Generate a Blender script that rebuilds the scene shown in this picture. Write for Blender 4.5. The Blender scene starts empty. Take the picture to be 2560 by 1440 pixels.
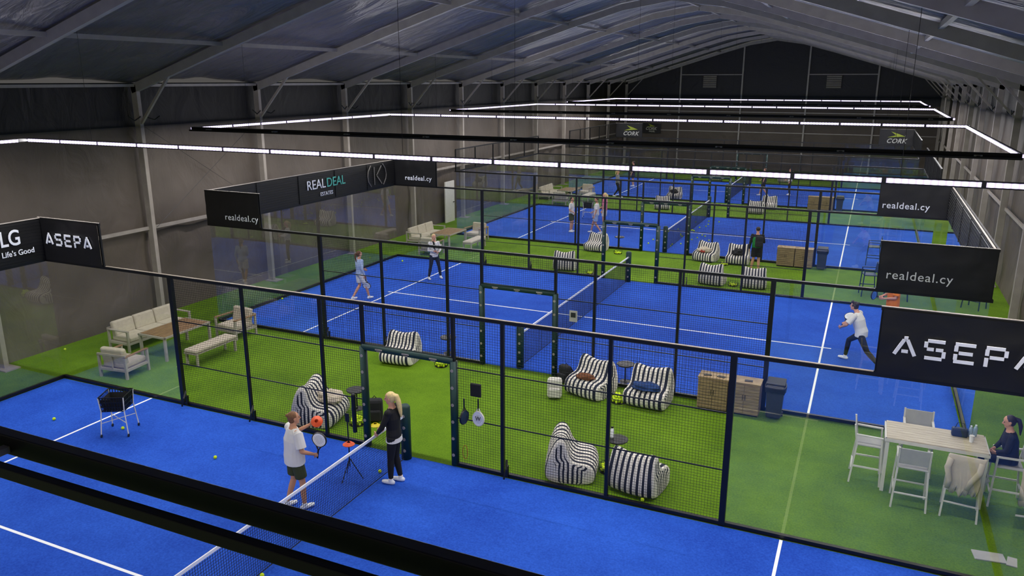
import bpy, math, random
from mathutils import Vector, Matrix, noise
random.seed(7)
S = bpy.context.scene
COL = S.collection
R = math.radians
PI = math.pi
try:
    S.view_settings.view_transform = 'Standard'
    S.view_settings.look = 'None'
except Exception: pass

# ---------------------------------------------------------------- camera
CX, CY, CH = 7.6, -11.88, 7.13
PITCH, YAW, FP = R(14.94), R(24.5), 1949.0
cd = bpy.data.cameras.new('camera'); cam = bpy.data.objects.new('camera', cd); COL.objects.link(cam)
cam.location = (CX, CY, CH); cam.rotation_euler = (PI/2-PITCH, 0, YAW)
cd.sensor_width = 36; cd.lens = FP/2560*36; cd.clip_start = .05; cd.clip_end = 300
S.camera = cam
CM = cam.rotation_euler.to_matrix()
def ray(px, py): return CM @ Vector((px-1280, 720-py, -FP))
def G(px, py, z=0.0):
    d = ray(px, py); k = (z-CH)/d.z
    return (round(CX+d.x*k, 3), round(CY+d.y*k, 3))
def FY(px, py, Y):
    d = ray(px, py); k = (Y-CY)/d.y
    return (round(CX+d.x*k, 3), round(CH+d.z*k, 3))
FENCES = (0, 5.15, 15.15, 20.4, 30.4, 35.6, 45.6)
def clear(y, m):
    for f in FENCES:
        if abs(y-f) < m: return f+m if y > f else f-m
    return y

# ---------------------------------------------------------------- materials
def lin(h):
    h = h.lstrip('#'); c = [int(h[i:i+2], 16)/255 for i in (0, 2, 4)]
    return tuple(((x/12.92) if x <= .04045 else ((x+.055)/1.055)**2.4) for x in c)+(1,)
MATS = {}
def mat(name, hexc, rough=.6, var=.15, scale=8, metal=0, bump=0, bscale=60, spec=.5):
    if name in MATS: return MATS[name]
    m = bpy.data.materials.new(name); m.use_nodes = True
    nt = m.node_tree; b = nt.nodes['Principled BSDF']
    c = lin(hexc)
    tc = nt.nodes.new('ShaderNodeTexCoord')
    n = nt.nodes.new('ShaderNodeTexNoise'); n.inputs['Scale'].default_value = scale; n.inputs['Detail'].default_value = 4
    nt.links.new(tc.outputs['Object'], n.inputs['Vector'])
    r = nt.nodes.new('ShaderNodeValToRGB')
    r.color_ramp.elements[0].position = .3; r.color_ramp.elements[1].position = .7
    r.color_ramp.elements[0].color = tuple(x*(1-var) for x in c[:3])+(1,)
    r.color_ramp.elements[1].color = tuple(min(1, x*(1+var)) for x in c[:3])+(1,)
    nt.links.new(n.outputs['Fac'], r.inputs['Fac']); nt.links.new(r.outputs['Color'], b.inputs['Base Color'])
    b.inputs['Roughness'].default_value = rough; b.inputs['Metallic'].default_value = metal
    b.inputs['Specular IOR Level'].default_value = spec
    if bump:
        n2 = nt.nodes.new('ShaderNodeTexNoise'); n2.inputs['Scale'].default_value = bscale; n2.inputs['Detail'].default_value = 3
        nt.links.new(tc.outputs['Object'], n2.inputs['Vector'])
        bp = nt.nodes.new('ShaderNodeBump'); bp.inputs['Strength'].default_value = bump; bp.inputs['Distance'].default_value = .02
        nt.links.new(n2.outputs['Fac'], bp.inputs['Height']); nt.links.new(bp.outputs['Normal'], b.inputs['Normal'])
    MATS[name] = m; return m
def turf(name, c1, c2, big=.5):
    m = bpy.data.materials.new(name); m.use_nodes = True; nt = m.node_tree; b = nt.nodes['Principled BSDF']
    tc = nt.nodes.new('ShaderNodeTexCoord')
    n = nt.nodes.new('ShaderNodeTexNoise'); n.inputs['Scale'].default_value = big; n.inputs['Detail'].default_value = 8; n.inputs['Roughness'].default_value = .7
    f = nt.nodes.new('ShaderNodeTexNoise'); f.inputs['Scale'].default_value = 30; f.inputs['Detail'].default_value = 3
    for q in (n, f): nt.links.new(tc.outputs['Object'], q.inputs['Vector'])
    mx = nt.nodes.new('ShaderNodeMath'); mx.operation = 'ADD'
    ml = nt.nodes.new('ShaderNodeMath'); ml.operation = 'MULTIPLY'; ml.inputs[1].default_value = .6
    nt.links.new(f.outputs['Fac'], ml.inputs[0]); nt.links.new(n.outputs['Fac'], mx.inputs[0]); nt.links.new(ml.outputs[0], mx.inputs[1])
    r = nt.nodes.new('ShaderNodeValToRGB'); r.color_ramp.elements[0].position = .6
    r.color_ramp.elements[0].color = lin(c1); r.color_ramp.elements[1].color = lin(c2)
    r.color_ramp.elements[1].position = 1.0
    nt.links.new(mx.outputs[0], r.inputs['Fac']); nt.links.new(r.outputs['Color'], b.inputs['Base Color'])
    b.inputs['Roughness'].default_value = .9; b.inputs['Specular IOR Level'].default_value = .15
    bp = nt.nodes.new('ShaderNodeBump'); bp.inputs['Strength'].default_value = .35; bp.inputs['Distance'].default_value = .02
    nt.links.new(f.outputs['Fac'], bp.inputs['Height']); nt.links.new(bp.outputs['Normal'], b.inputs['Normal'])
    return m
M_GREEN = turf('green_turf', '#4a6a0a', '#6a8e18')
M_BLUE = turf('blue_turf', '#1a42a4', '#2c5eca', .35)
M_LINE = mat('white_line', '#f4f6f8', .8, .02)
M_BLACK = mat('black_steel', '#0b0c0e', .4, .2)
M_WIRE = mat('black_wire', '#0a0b0c', .5, .1)
M_NET = mat('net_cord', '#0a0d16', .8, .1)
M_STEEL = mat('grey_aluminium', '#a09890', .5, .12, 3)
M_STEEL2 = mat('roof_aluminium', '#a39e99', .45, .1, 3, .1)
M_CAP = mat('rail_cap', '#8f8579', .5, .1)
M_PAD = mat('green_padding', '#07302c', .55, .15)
M_WHITE = mat('white_print', '#e9ecf0', .6, .03)
M_PLASTW = mat('white_metal', '#d9d5cc', .45, .05)
M_TAUPE = mat('taupe_frame', '#a59e92', .5, .08)
M_CUSH = mat('beige_cushion', '#bab09e', .9, .08, 12, bump=.2)
M_MESHF = mat('grey_sling', '#b4b2ac', .8, .06)
M_BANNER = mat('black_banner', '#0a0a0c', .45, .2, 3, bump=.3, bscale=4)
M_TEAL = mat('teal_print', '#4fb7a6', .6, .03)
M_CORKG = mat('lime_print', '#96a52c', .6, .03)
M_CORKW = mat('dull_white_print', '#b8b8ac', .6, .03)
M_DIM = mat('dim_grey_print', '#5c5955', .6, .03)
M_NAVY = mat('navy_metal', '#132a4d', .5, .1)
M_BIN = mat('grey_plastic', '#303234', .5, .1)
M_BAG = mat('black_liner', '#151617', .4, .2)
M_BALL = mat('ball_felt', '#c8e31c', .85, .05)
M_SKIN = mat('skin', '#cf987c', .6, .06)
M_SKIN2 = mat('tanned_skin', '#c68f6c', .6, .06)
M_DARKEYE = mat('eye_dark', '#1a1210', .3, .0)
M_LIP = mat('lip', '#a5534a', .5, .0)
def wood(name, c1, c2, ax=0, sc=12):
    m = bpy.data.materials.new(name); m.use_nodes = True; nt = m.node_tree; b = nt.nodes['Principled BSDF']
    tc = nt.nodes.new('ShaderNodeTexCoord'); mp = nt.nodes.new('ShaderNodeMapping')
    s = [1.2, 1.2, 1.2]; s[ax] = sc; mp.inputs['Scale'].default_value = s
    n = nt.nodes.new('ShaderNodeTexNoise'); n.inputs['Scale'].default_value = 3; n.inputs['Detail'].default_value = 6
    r = nt.nodes.new('ShaderNodeValToRGB'); r.color_ramp.elements[0].position = .35; r.color_ramp.elements[1].position = .65
    r.color_ramp.elements[0].color = lin(c1); r.color_ramp.elements[1].color = lin(c2)
    nt.links.new(tc.outputs['Object'], mp.inputs[0]); nt.links.new(mp.outputs[0], n.inputs['Vector'])
    nt.links.new(n.outputs['Fac'], r.inputs['Fac']); nt.links.new(r.outputs['Color'], b.inputs['Base Color'])
    b.inputs['Roughness'].default_value = .55
    return m
M_TEAK = wood('teak', '#75593e', '#9a7b58', 0)
M_OAK = wood('cabinet_wood', '#7a664c', '#a8916c', 2, 20)
M_PALEW = wood('pale_wood', '#b9ab92', '#d6cbb4', 1)
def glassmat():
    m = bpy.data.materials.new('clear_glass'); m.use_nodes = True; nt = m.node_tree; nt.nodes.clear()
    o = nt.nodes.new('ShaderNodeOutputMaterial'); t = nt.nodes.new('ShaderNodeBsdfTransparent'); g = nt.nodes.new('ShaderNodeBsdfGlossy')
    t.inputs[0].default_value = (.93, .96, .94, 1); g.inputs['Roughness'].default_value = .0; g.inputs['Color'].default_value = (1, .98, .93, 1)
    fr = nt.nodes.new('ShaderNodeFresnel'); fr.inputs['IOR'].default_value = 1.5
    a = nt.nodes.new('ShaderNodeMath'); a.operation = 'MULTIPLY_ADD'; a.inputs[1].default_value = 1.3; a.inputs[2].default_value = .035; a.use_clamp = True
    mx = nt.nodes.new('ShaderNodeMixShader')
    nt.links.new(fr.outputs[0], a.inputs[0]); nt.links.new(a.outputs[0], mx.inputs[0]); nt.links.new(t.outputs[0], mx.inputs[1]); nt.links.new(g.outputs[0], mx.inputs[2])
    nt.links.new(mx.outputs[0], o.inputs[0]); return m
M_GLASS = glassmat()
def emis(name, col, st):
    m = bpy.data.materials.new(name); m.use_nodes = True; nt = m.node_tree; nt.nodes.clear()
    o = nt.nodes.new('ShaderNodeOutputMaterial'); e = nt.nodes.new('ShaderNodeEmission')
    tc = nt.nodes.new('ShaderNodeTexCoord'); sx = nt.nodes.new('ShaderNodeSeparateXYZ'); nt.links.new(tc.outputs['Object'], sx.inputs[0])
    a = nt.nodes.new('ShaderNodeMath'); a.operation = 'MULTIPLY'; a.inputs[1].default_value = 2*PI/.09; nt.links.new(sx.outputs[0], a.inputs[0])
    s_ = nt.nodes.new('ShaderNodeMath'); s_.operation = 'SINE'; nt.links.new(a.outputs[0], s_.inputs[0])
    ma = nt.nodes.new('ShaderNodeMath'); ma.operation = 'MULTIPLY_ADD'; ma.inputs[1].default_value = st*.3; ma.inputs[2].default_value = st*.7
    nt.links.new(s_.outputs[0], ma.inputs[0]); nt.links.new(ma.outputs[0], e.inputs[1])
    e.inputs[0].default_value = col; nt.links.new(e.outputs[0], o.inputs[0]); return m
M_LED = emis('led_light', (.74, .64, 1, 1), 3.2)
def stripes():
    m = bpy.data.materials.new('navy_white_stripes'); m.use_nodes = True; nt = m.node_tree; b = nt.nodes['Principled BSDF']
    uv = nt.nodes.new('ShaderNodeUVMap'); sx = nt.nodes.new('ShaderNodeSeparateXYZ'); nt.links.new(uv.outputs[0], sx.inputs[0])
    a = nt.nodes.new('ShaderNodeMath'); a.operation = 'MULTIPLY'; a.inputs[1].default_value = 1/.115; nt.links.new(sx.outputs[0], a.inputs[0])
    f = nt.nodes.new('ShaderNodeMath'); f.operation = 'FRACT'; nt.links.new(a.outputs[0], f.inputs[0])
    r = nt.nodes.new('ShaderNodeValToRGB'); r.color_ramp.interpolation = 'CONSTANT'
    r.color_ramp.elements[0].color = lin('#141d33'); r.color_ramp.elements[1].position = .44; r.color_ramp.elements[1].color = lin('#ded9cc')
    nt.links.new(f.outputs[0], r.inputs[0]); nt.links.new(r.outputs[0], b.inputs['Base Color']); b.inputs['Roughness'].default_value = .9
    return m
M_STRIPE = stripes()
def fabricwall(name, zcut, cdark, cl, bumps=.5, metal=0, rough=.6, sc=(1, 1, 1), bd=.15, bs=1.3):
    m = bpy.data.materials.new(name); m.use_nodes = True; nt = m.node_tree; b = nt.nodes['Principled BSDF']
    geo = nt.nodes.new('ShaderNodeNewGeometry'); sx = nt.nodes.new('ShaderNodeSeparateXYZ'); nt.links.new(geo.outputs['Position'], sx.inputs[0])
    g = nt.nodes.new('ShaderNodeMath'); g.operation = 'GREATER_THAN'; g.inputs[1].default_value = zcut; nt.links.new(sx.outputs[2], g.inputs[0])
    n = nt.nodes.new('ShaderNodeTexNoise'); n.inputs['Scale'].default_value = .8; n.inputs['Detail'].default_value = 6
    nt.links.new(geo.outputs['Position'], n.inputs['Vector'])
    r = nt.nodes.new('ShaderNodeValToRGB'); c = lin(cl)
    r.color_ramp.elements[0].position = .3; r.color_ramp.elements[1].position = .7
    r.color_ramp.elements[0].color = tuple(x*.85 for x in c[:3])+(1,); r.color_ramp.elements[1].color = tuple(x*1.15 for x in c[:3])+(1,)
    nt.links.new(n.outputs['Fac'], r.inputs[0])
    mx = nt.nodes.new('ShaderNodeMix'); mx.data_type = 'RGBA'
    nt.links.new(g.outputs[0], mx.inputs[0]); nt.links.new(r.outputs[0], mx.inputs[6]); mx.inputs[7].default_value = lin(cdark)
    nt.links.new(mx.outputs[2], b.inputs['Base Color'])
    b.inputs['Roughness'].default_value = rough; b.inputs['Metallic'].default_value = metal
    mp = nt.nodes.new('ShaderNodeMapping'); mp.inputs['Scale'].default_value = sc; nt.links.new(geo.outputs['Position'], mp.inputs[0])
    n2 = nt.nodes.new('ShaderNodeTexNoise'); n2.inputs['Scale'].default_value = bs; n2.inputs['Detail'].default_value = 4; n2.inputs['Distortion'].default_value = 1.0
    nt.links.new(mp.outputs[0], n2.inputs['Vector'])
    bp = nt.nodes.new('ShaderNodeBump'); bp.inputs['Strength'].default_value = bumps; bp.inputs['Distance'].default_value = bd
    nt.links.new(n2.outputs['Fac'], bp.inputs['Height']); nt.links.new(bp.outputs['Normal'], b.inputs['Normal'])
    return m
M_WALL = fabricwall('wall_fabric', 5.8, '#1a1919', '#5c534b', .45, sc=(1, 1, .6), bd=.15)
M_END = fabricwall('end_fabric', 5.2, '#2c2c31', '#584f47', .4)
M_ROOF = fabricwall('roof_fabric', 50, '#26272c', '#77747a', .8, .3, .36, sc=(.5, 1.6, .5), bd=.25, bs=1.1)

# ---------------------------------------------------------------- mesh builder
class MB:
    def __init__(s): s.v = []; s.f = []
    def add(s, vs, fs):
        o = len(s.v); s.v += [tuple(p) for p in vs]; s.f += [tuple(i+o for i in f) for f in fs]
        return s
    def box(s, c, d, rz=0, rx=0, ry=0):
        x, y, z = d[0]/2, d[1]/2, d[2]/2
        M = Matrix.Translation(c) @ Matrix.Rotation(rz, 4, 'Z') @ Matrix.Rotation(ry, 4, 'Y') @ Matrix.Rotation(rx, 4, 'X')
        vs = [M @ Vector(p) for p in ((-x, -y, -z), (x, -y, -z), (x, y, -z), (-x, y, -z), (-x, -y, z), (x, -y, z), (x, y, z), (-x, y, z))]
        return s.add(vs, [(0, 3, 2, 1), (4, 5, 6, 7), (0, 1, 5, 4), (1, 2, 6, 5), (2, 3, 7, 6), (3, 0, 4, 7)])
    def bar(s, p0, p1, w, h, up=(0, 0, 1)):
        p0 = Vector(p0); p1 = Vector(p1); t = (p1-p0).normalized(); u = Vector(up)
        if abs(t.dot(u)) > .99: u = Vector((0, 1, 0))
        a = t.cross(u).normalized(); b = a.cross(t).normalized(); a = a*w/2; b = b*h/2
        vs = [p0-a-b, p0+a-b, p0+a+b, p0-a+b, p1-a-b, p1+a-b, p1+a+b, p1-a+b]
        return s.add(vs, [(0, 3, 2, 1), (4, 5, 6, 7), (0, 1, 5, 4), (1, 2, 6, 5), (2, 3, 7, 6), (3, 0, 4, 7)])
    def tube(s, pts, rad, n=8, ref=(1, 0, 0)):
        pts = [Vector(p) for p in pts]; vs = []; fs = []
        if not isinstance(rad, (list, tuple)): rad = [rad]*len(pts)
        for i, p in enumerate(pts):
            t = (pts[min(i+1, len(pts)-1)]-pts[max(i-1, 0)]).normalized(); rf = Vector(ref)
            if abs(t.dot(rf)) > .95: rf = Vector((0, 1, 0)) if abs(t.y) < .9 else Vector((0, 0, 1))
            u = (rf-t*rf.dot(t)).normalized(); v = t.cross(u)
            a, b = rad[i] if isinstance(rad[i], (list, tuple)) else (rad[i], rad[i])
            for k in range(n):
                q = 2*PI*k/n; vs.append(p+u*a*math.cos(q)+v*b*math.sin(q))
        for i in range(len(pts)-1):
            for k in range(n):
                fs.append((i*n+k, i*n+(k+1) % n, (i+1)*n+(k+1) % n, (i+1)*n+k))
        fs.append(tuple(range(n))[::-1]); fs.append(tuple((len(pts)-1)*n+k for k in range(n)))
        return s.add(vs, fs)
    def sph(s, c, r, n=12, m=8):
        if not isinstance(r, (list, tuple)): r = (r, r, r)
        vs = [(c[0], c[1], c[2]-r[2])]; fs = []
        for i in range(1, m):
            a = -PI/2+PI*i/m
            for k in range(n):
                q = 2*PI*k/n; vs.append((c[0]+r[0]*math.cos(a)*math.cos(q), c[1]+r[1]*math.cos(a)*math.sin(q), c[2]+r[2]*math.sin(a)))
        vs.append((c[0], c[1], c[2]+r[2])); L = len(vs)-1
        for k in range(n): fs.append((0, 1+(k+1) % n, 1+k))
        for i in range(m-2):
            for k in range(n):
                fs.append((1+i*n+k, 1+i*n+(k+1) % n, 1+(i+1)*n+(k+1) % n, 1+(i+1)*n+k))
        for k in range(n): fs.append((L, 1+(m-2)*n+k, 1+(m-2)*n+(k+1) % n))
        return s.add(vs, fs)
    def lathe(s, prof, c=(0, 0, 0), n=20):
        vs = []; fs = []
        for r, z in prof:
            for k in range(n):
                q = 2*PI*k/n; vs.append((c[0]+r*math.cos(q), c[1]+r*math.sin(q), c[2]+z))
        for i in range(len(prof)-1):
            for k in range(n): fs.append((i*n+k, i*n+(k+1) % n, (i+1)*n+(k+1) % n, (i+1)*n+k))
        fs.append(tuple(range(n))[::-1]); fs.append(tuple((len(prof)-1)*n+k for k in range(n)))
        return s.add(vs, fs)
    def mesh(s, name, m, smooth=False):
        me = bpy.data.meshes.new(name); me.from_pydata(s.v, [], s.f); me.update()
        if m: me.materials.append(m)
        if smooth: me.polygons.foreach_set('use_smooth', [True]*len(me.polygons))
        return me
    def build(s, name, m, parent=None, smooth=False, bev=0, subs=0, vox=0, loc=(0, 0, 0)):
        o = inst(name, s.mesh(name, m, smooth), parent, loc)
        if bev:
            b = o.modifiers.new('bevel', 'BEVEL'); b.width = bev; b.segments = 2; b.limit_method = 'ANGLE'
        if vox:
            r = o.modifiers.new('remesh', 'REMESH'); r.mode = 'VOXEL'; r.voxel_size = vox; r.use_smooth_shade = True
            q = o.modifiers.new('smooth', 'SMOOTH'); q.factor = .6; q.iterations = 3
        if subs:
            q = o.modifiers.new('sub', 'SUBSURF'); q.levels = subs; q.render_levels = subs
        return o
def inst(name, me, parent=None, loc=(0, 0, 0), rz=0):
    o = bpy.data.objects.new(name, me); COL.objects.link(o); o.location = loc; o.rotation_euler = (0, 0, rz)
    if parent: o.parent = parent
    return o
def tag(o, label, cat, group=None, kind=None):
    if label: o['label'] = label
    if cat: o['category'] = cat
    if group: o['group'] = group
    if kind: o['kind'] = kind
    return o
def T(name, label, cat, loc=(0, 0, 0), rz=0, group=None):
    o = bpy.data.objects.new(name, None); COL.objects.link(o); o.location = loc; o.rotation_euler = (0, 0, rz)
    o.empty_display_size = .2
    return tag(o, label, cat, group)
def struct(o, label=None): o['kind'] = 'structure'; return tag(o, label, None)
def copy_tree(o, parent=None):
    c = o.copy(); COL.objects.link(c)
    if parent: c.parent = parent
    for ch in list(o.children): copy_tree(ch, c)
    return c
def dup(o, label, loc, rz=None):
    c = copy_tree(o); c['label'] = label; c.location = loc
    if rz is not None: c.rotation_euler = (0, 0, rz)
    return c
def text(body, size, m, parent, loc, rot, name='lettering', off=0, sx=1, space=1, align='CENTER', shear=0):
    cu = bpy.data.curves.new('t', 'FONT'); cu.body = body; cu.size = size; cu.align_x = align; cu.align_y = 'CENTER'
    cu.offset = off; cu.space_character = space; cu.extrude = .004; cu.resolution_u = 4; cu.shear = shear
    to = bpy.data.objects.new('t', cu); COL.objects.link(to)
    bpy.context.view_layer.update()
    me = bpy.data.meshes.new_from_object(to.evaluated_get(bpy.context.evaluated_depsgraph_get()))
    bpy.data.objects.remove(to)
    me.name = name; me.materials.clear(); me.materials.append(m)
    o = inst(name, me, parent, loc); o.rotation_euler = rot; o.scale = (sx, 1, 1); return o
ORD = ['first', 'second', 'third', 'fourth', 'fifth', 'sixth', 'seventh', 'eighth', 'ninth', 'tenth', 'eleventh', 'twelfth', 'thirteenth', 'fourteenth', 'fifteenth']

# ---------------------------------------------------------------- setting
WX, YE, Y0 = 12.1, 55.4, -14.0
PR = [(0, 10.35), (2, 10.05), (4.3, 9.4), (8.5, 8.12), (12.1, 7.0)]
def prof(x):
    x = abs(x)
    for (a, za), (b, zb) in zip(PR, PR[1:]):
        if x <= b: return za+(zb-za)*(x-a)/(b-a)
    return 7.0
b = MB(); b.box((0, (Y0+YE)/2, -.1), (2*WX+.4, YE-Y0+.4, .2)); struct(b.build('floor', M_GREEN), 'green artificial turf floor around the blue courts')
FR = [-5.2+5*k for k in range(13)]       # frame positions (Y)
def sidewall(sg):
    b = MB(); vs = []; fs = []; zs = [0, .3, .6, .9, 1.2, 1.6, 2.0, 2.4, 2.8, 3.4, 4, 4.6, 5.2, 5.8, 6.4, 7.05]; ny = 280
    for i in range(ny+1):
        y = Y0+(YE-Y0)*i/ny; fr = ((y+5.2) % 5)/5
        for z in zs:
            bul = .14*math.sin(PI*fr)*(math.sin(PI*z/2.8)**2 if z < 2.8 else .9*math.sin(PI*min(1, (z-2.8)/3.0))**2)
            w = noise.noise(Vector((y*1.3, z*.8, sg*5)))*(.22 if 0 < z < 2.8 else .03)
            vs.append((sg*(WX+.14+bul+w*.6), y, z))
    n = len(zs)
    for i in range(ny):
        for k in range(n-1):
            q = (i*n+k, (i+1)*n+k, (i+1)*n+k+1, i*n+k+1); fs.append(q if sg < 0 else q[::-1])
    b.add(vs, fs); return b
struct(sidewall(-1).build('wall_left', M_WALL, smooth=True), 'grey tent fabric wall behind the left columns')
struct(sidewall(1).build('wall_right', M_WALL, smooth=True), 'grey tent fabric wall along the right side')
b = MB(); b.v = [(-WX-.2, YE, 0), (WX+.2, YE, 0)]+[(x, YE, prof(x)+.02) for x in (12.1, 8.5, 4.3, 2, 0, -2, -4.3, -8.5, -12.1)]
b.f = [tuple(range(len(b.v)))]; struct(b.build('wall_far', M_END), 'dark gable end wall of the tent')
b = MB(); NX = 72; xs = [-12.25+24.5*i/(NX) for i in range(NX+1)]; ny = 280; vs = []
for j in range(ny+1):
    y = Y0+(YE-Y0)*j/ny; fr = ((y+5.2) % 5)/5
    for x in xs:
        vs.append((x, y, prof(x)+.13*math.sin(PI*fr)+.07*noise.noise(Vector((x*.45, y*1.3, 0)))*math.sin(PI*fr)+.04))
fs = [(j*(NX+1)+i, j*(NX+1)+i+1, (j+1)*(NX+1)+i+1, (j+1)*(NX+1)+i) for j in range(ny) for i in range(NX)]
b.add(vs, fs); struct(b.build('ceiling', M_ROOF, smooth=True), 'silver grey tent roof fabric')

for k, y in enumerate(FR):
    t = T('portal_frame', 'grey portal frame of columns and rafters, %s from the near end' % ORD[k], 'tent frame', (0, y, 0), 0, 'portal frames of the tent')
    for s in (-1, 1):
        MB().box((s*12.0, 0, 3.5), (.22, .13, 7.0)).build('column', M_STEEL, t, bev=.012)
        MB().box((s*11.9, 0, .015), (.5, .4, .03)).build('base_plate', M_STEEL, t)
        rb = MB()
        for (a, za), (c, zc) in zip(PR, PR[1:]): rb.bar((s*a, 0, za-.13), (s*c, 0, zc-.13), .13, .24)
        rb.build('rafter', M_STEEL2, t)
        MB().bar((s*11.9, 0, 5.9), (s*10.6, 0, prof(10.6)-.2), .07, .07).build('knee_brace', M_STEEL, t)
        MB().tube([(s*11.85, -.06, 6.1), (s*11.75, -.35, 6.0), (s*11.7, -.6, 6.15)], .018, 6).tube([(s*11.85, .06, 6.1), (s*11.75, .35, 6.0), (s*11.7, .5, 6.1)], .018, 6).build('hook', M_BLACK, t)
for x, nm in ((-8.5, 'on the lower left roof slope'), (-4.3, 'on the upper left roof slope'), (0, 'under the roof ridge'), (4.3, 'on the upper right roof slope'), (8.5, 'on the lower right roof slope')):
    o = MB().box((0, 0, 0), (.09, YE-Y0, .10)).build('roof_purlin', M_STEEL2, loc=(x, (Y0+YE)/2, prof(x)-.06)); tag(o, 'long metal purlin '+nm, 'purlin', 'roof purlins')
for s, nm in ((-1, 'left'), (1, 'right')):
    o = MB().box((0, 0, 0), (.12, YE-Y0, .08)).build('eave_beam', M_STEEL2, loc=(s*12.0, (Y0+YE)/2, 6.98)); tag(o, 'metal eave beam where roof meets the %s wall' % nm, 'beam')
    o = MB().box((0, 0, 0), (.06, YE-Y0, .10)).build('wall_rail', M_STEEL, loc=(s*12.06, (Y0+YE)/2, 2.8)); tag(o, 'horizontal metal rail across the %s wall above the crumpled skirt' % nm, 'rail')
for k, (ya, yb) in enumerate(((4.95, 9.65), (39.95, 44.65))):
    o = MB().tube([(-11.95, ya, 2.8), (-11.95, yb, 5.8)], .006, 5).tube([(-11.97, ya, 5.8), (-11.97, yb, 2.8)], .006, 5).build('bracing_cable', M_BIN)
    tag(o, ('crossed wire bracing between the two nearest left columns', 'crossed wire bracing at the far left wall')[k], 'cable')
GP = 'gable posts of the far wall'
for k, x in enumerate((-7.5, -2.5, 2.5, 7.5)):
    h = prof(x)-.1
    o = MB().box((0, 0, h/2), (.12, .16, h)).build('gable_post', M_STEEL2, loc=(x, YE-.12, 0)); tag(o, 'slim metal post on the far gable wall, %s from the left' % ORD[k], 'post', GP)
for k, (xa, xb, z) in enumerate(((-7.5, -2.5, 7.55), (2.5, 7.5, 7.55), (-12, 12, 4.6), (-12, 12, 3.0))):
    o = MB().box(((xa+xb)/2, YE-.1, z), (xb-xa, .06, .07)).build('gable_rail', M_STEEL2)
    tag(o, ('short cross rail left in the far gable', 'short cross rail right in the far gable', 'upper full-width rail of the far wall', 'lower full-width rail of the far wall')[k], 'rail')
for k, x in enumerate((-5.1, 4.4)):
    t = T('vent_louvre', ('grey slatted vent left in the far gable', 'grey slatted vent right in the far gable')[k], 'vent', (x, YE-.15, 6.5))
    MB().box((0, 0, .5), (1.1, .05, 1.0)).build('backing', M_DIM, t)
    for j in range(6): MB().box((0, -.04, .1+j*.16), (1.05, .05, .09), rx=.5).build('slat', M_STEEL, t)
t = T('door_1', 'pale door in the left wall beside the second lounge', None, (-11.98, 23.3, 0)); t['kind'] = 'structure'
MB().box((0, 0, 1.05), (.06, .95, 2.1)).build('door_leaf', M_PLASTW, t); MB().box((.05, .35, 1.0), (.06, .12, .03)).build('door_handle', M_BLACK, t)

# ---------------------------------------------------------------- courts
CYN = [-10.0, 5.15, 20.4, 35.6]           # near edge of each court
CN = ['nearest', 'second', 'third', 'farthest']
for ci, yn in enumerate(CYN):
    c = T('court_carpet', '%s blue padel court surface with white lines' % CN[ci], 'court', (0, yn, 0), 0, 'blue courts')
    MB().box((0, 5, .006), (19.88, 9.88, .012)).build('carpet', M_BLUE, c)
    for s in (-1, 1):
        MB().box((s*6.95, 5, .0145), (.05, 9.86, .004)).build('service_line', M_LINE, c)
        MB().box((s*3.6, 5, .0148), (7.15, .05, .004)).build('centre_line', M_LINE, c)

def wire(w, h, st=.05, t=.0038):
    b = MB(); n = int(round(w/st)); m = int(round(h/st)); q = t/2
    for i in range(n+1):
        x = i*w/n; b.add([(x-q, -q, 0), (x+q, -q, 0), (x+q, q, 0), (x-q, q, 0), (x-q, -q, h), (x+q, -q, h), (x+q, q, h), (x-q, q, h)], [(0, 1, 5, 4), (1, 2, 6, 5), (2, 3, 7, 6), (3, 0, 4, 7)])
    for j in range(m+1):
        z = j*h/m; b.add([(0, -q, z-q), (0, q, z-q), (0, q, z+q), (0, -q, z+q), (w, -q, z-q), (w, q, z-q), (w, q, z+q), (w, -q, z+q)], [(0, 1, 5, 4), (1, 2, 6, 5), (2, 3, 7, 6), (3, 0, 4, 7)])
    return b
ME_W2 = wire(2, 3).mesh('mesh_panel', M_WIRE); ME_W1 = wire(1, 3).mesh('mesh_panel', M_WIRE); ME_WT = wire(2, .85).mesh('mesh_panel', M_WIRE)
ME_WE = wire(2, 1).mesh('mesh_panel', M_WIRE)
ME_P = MB().box((0, 0, 1.5), (.06, .06, 3)).mesh('post', M_BLACK); ME_PB = MB().box((0, 0, 1.5), (.10, .08, 3)).mesh('post', M_BLACK)
ME_GL = MB().add([(0, 0, .08), (2, 0, .08), (2, 0, 2.97), (0, 0, 2.97)], [(0, 1, 2, 3)]).mesh('glass_panel', M_GLASS)
ME_TR = MB().box((0, 0, 3.0), (20.1, .07, .06)).mesh('top_rail', M_BLACK)
ME_TC = MB().box((0, 0, 3.034), (20.1, .05, .008)).mesh('top_cap', M_CAP)
ME_BR = [MB().box((x, 0, .045), (9.0, .07, .07)).mesh('base_rail', M_BLACK) for x in (-5.5, 5.5)]
ME_MR = [MB().box((x, 0, z), (5.0, .02, .02)).mesh('mid_rail', M_BLACK) for x in (-3.5, 3.5) for z in (1.0, 2.0)]
pj = MB().tube([(0, 0, .02), (0, 0, 2.12)], .075, 14).mesh('gate_padding', M_PAD, True)
ph = MB().tube([(-1.0, 0, 2.12), (1.0, 0, 2.12)], .07, 14).mesh('gate_padding', M_PAD, True)
eb = MB()
for k in range(6): eb.tube([(0, -.074, .25+k*.34), (0, -.079, .25+k*.34)], .032, 10)
ME_EJ = eb.mesh('emblem_print', M_STEEL)
eb = MB()
for k in range(3): eb.box((-.6+k*.6, -.07, 2.12), (.16, .006, .025)); eb.box((-.6+k*.6, -.07, 2.085), (.1, .006, .015))
ME_EH = eb.mesh('emblem_print', M_STEEL)
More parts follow.
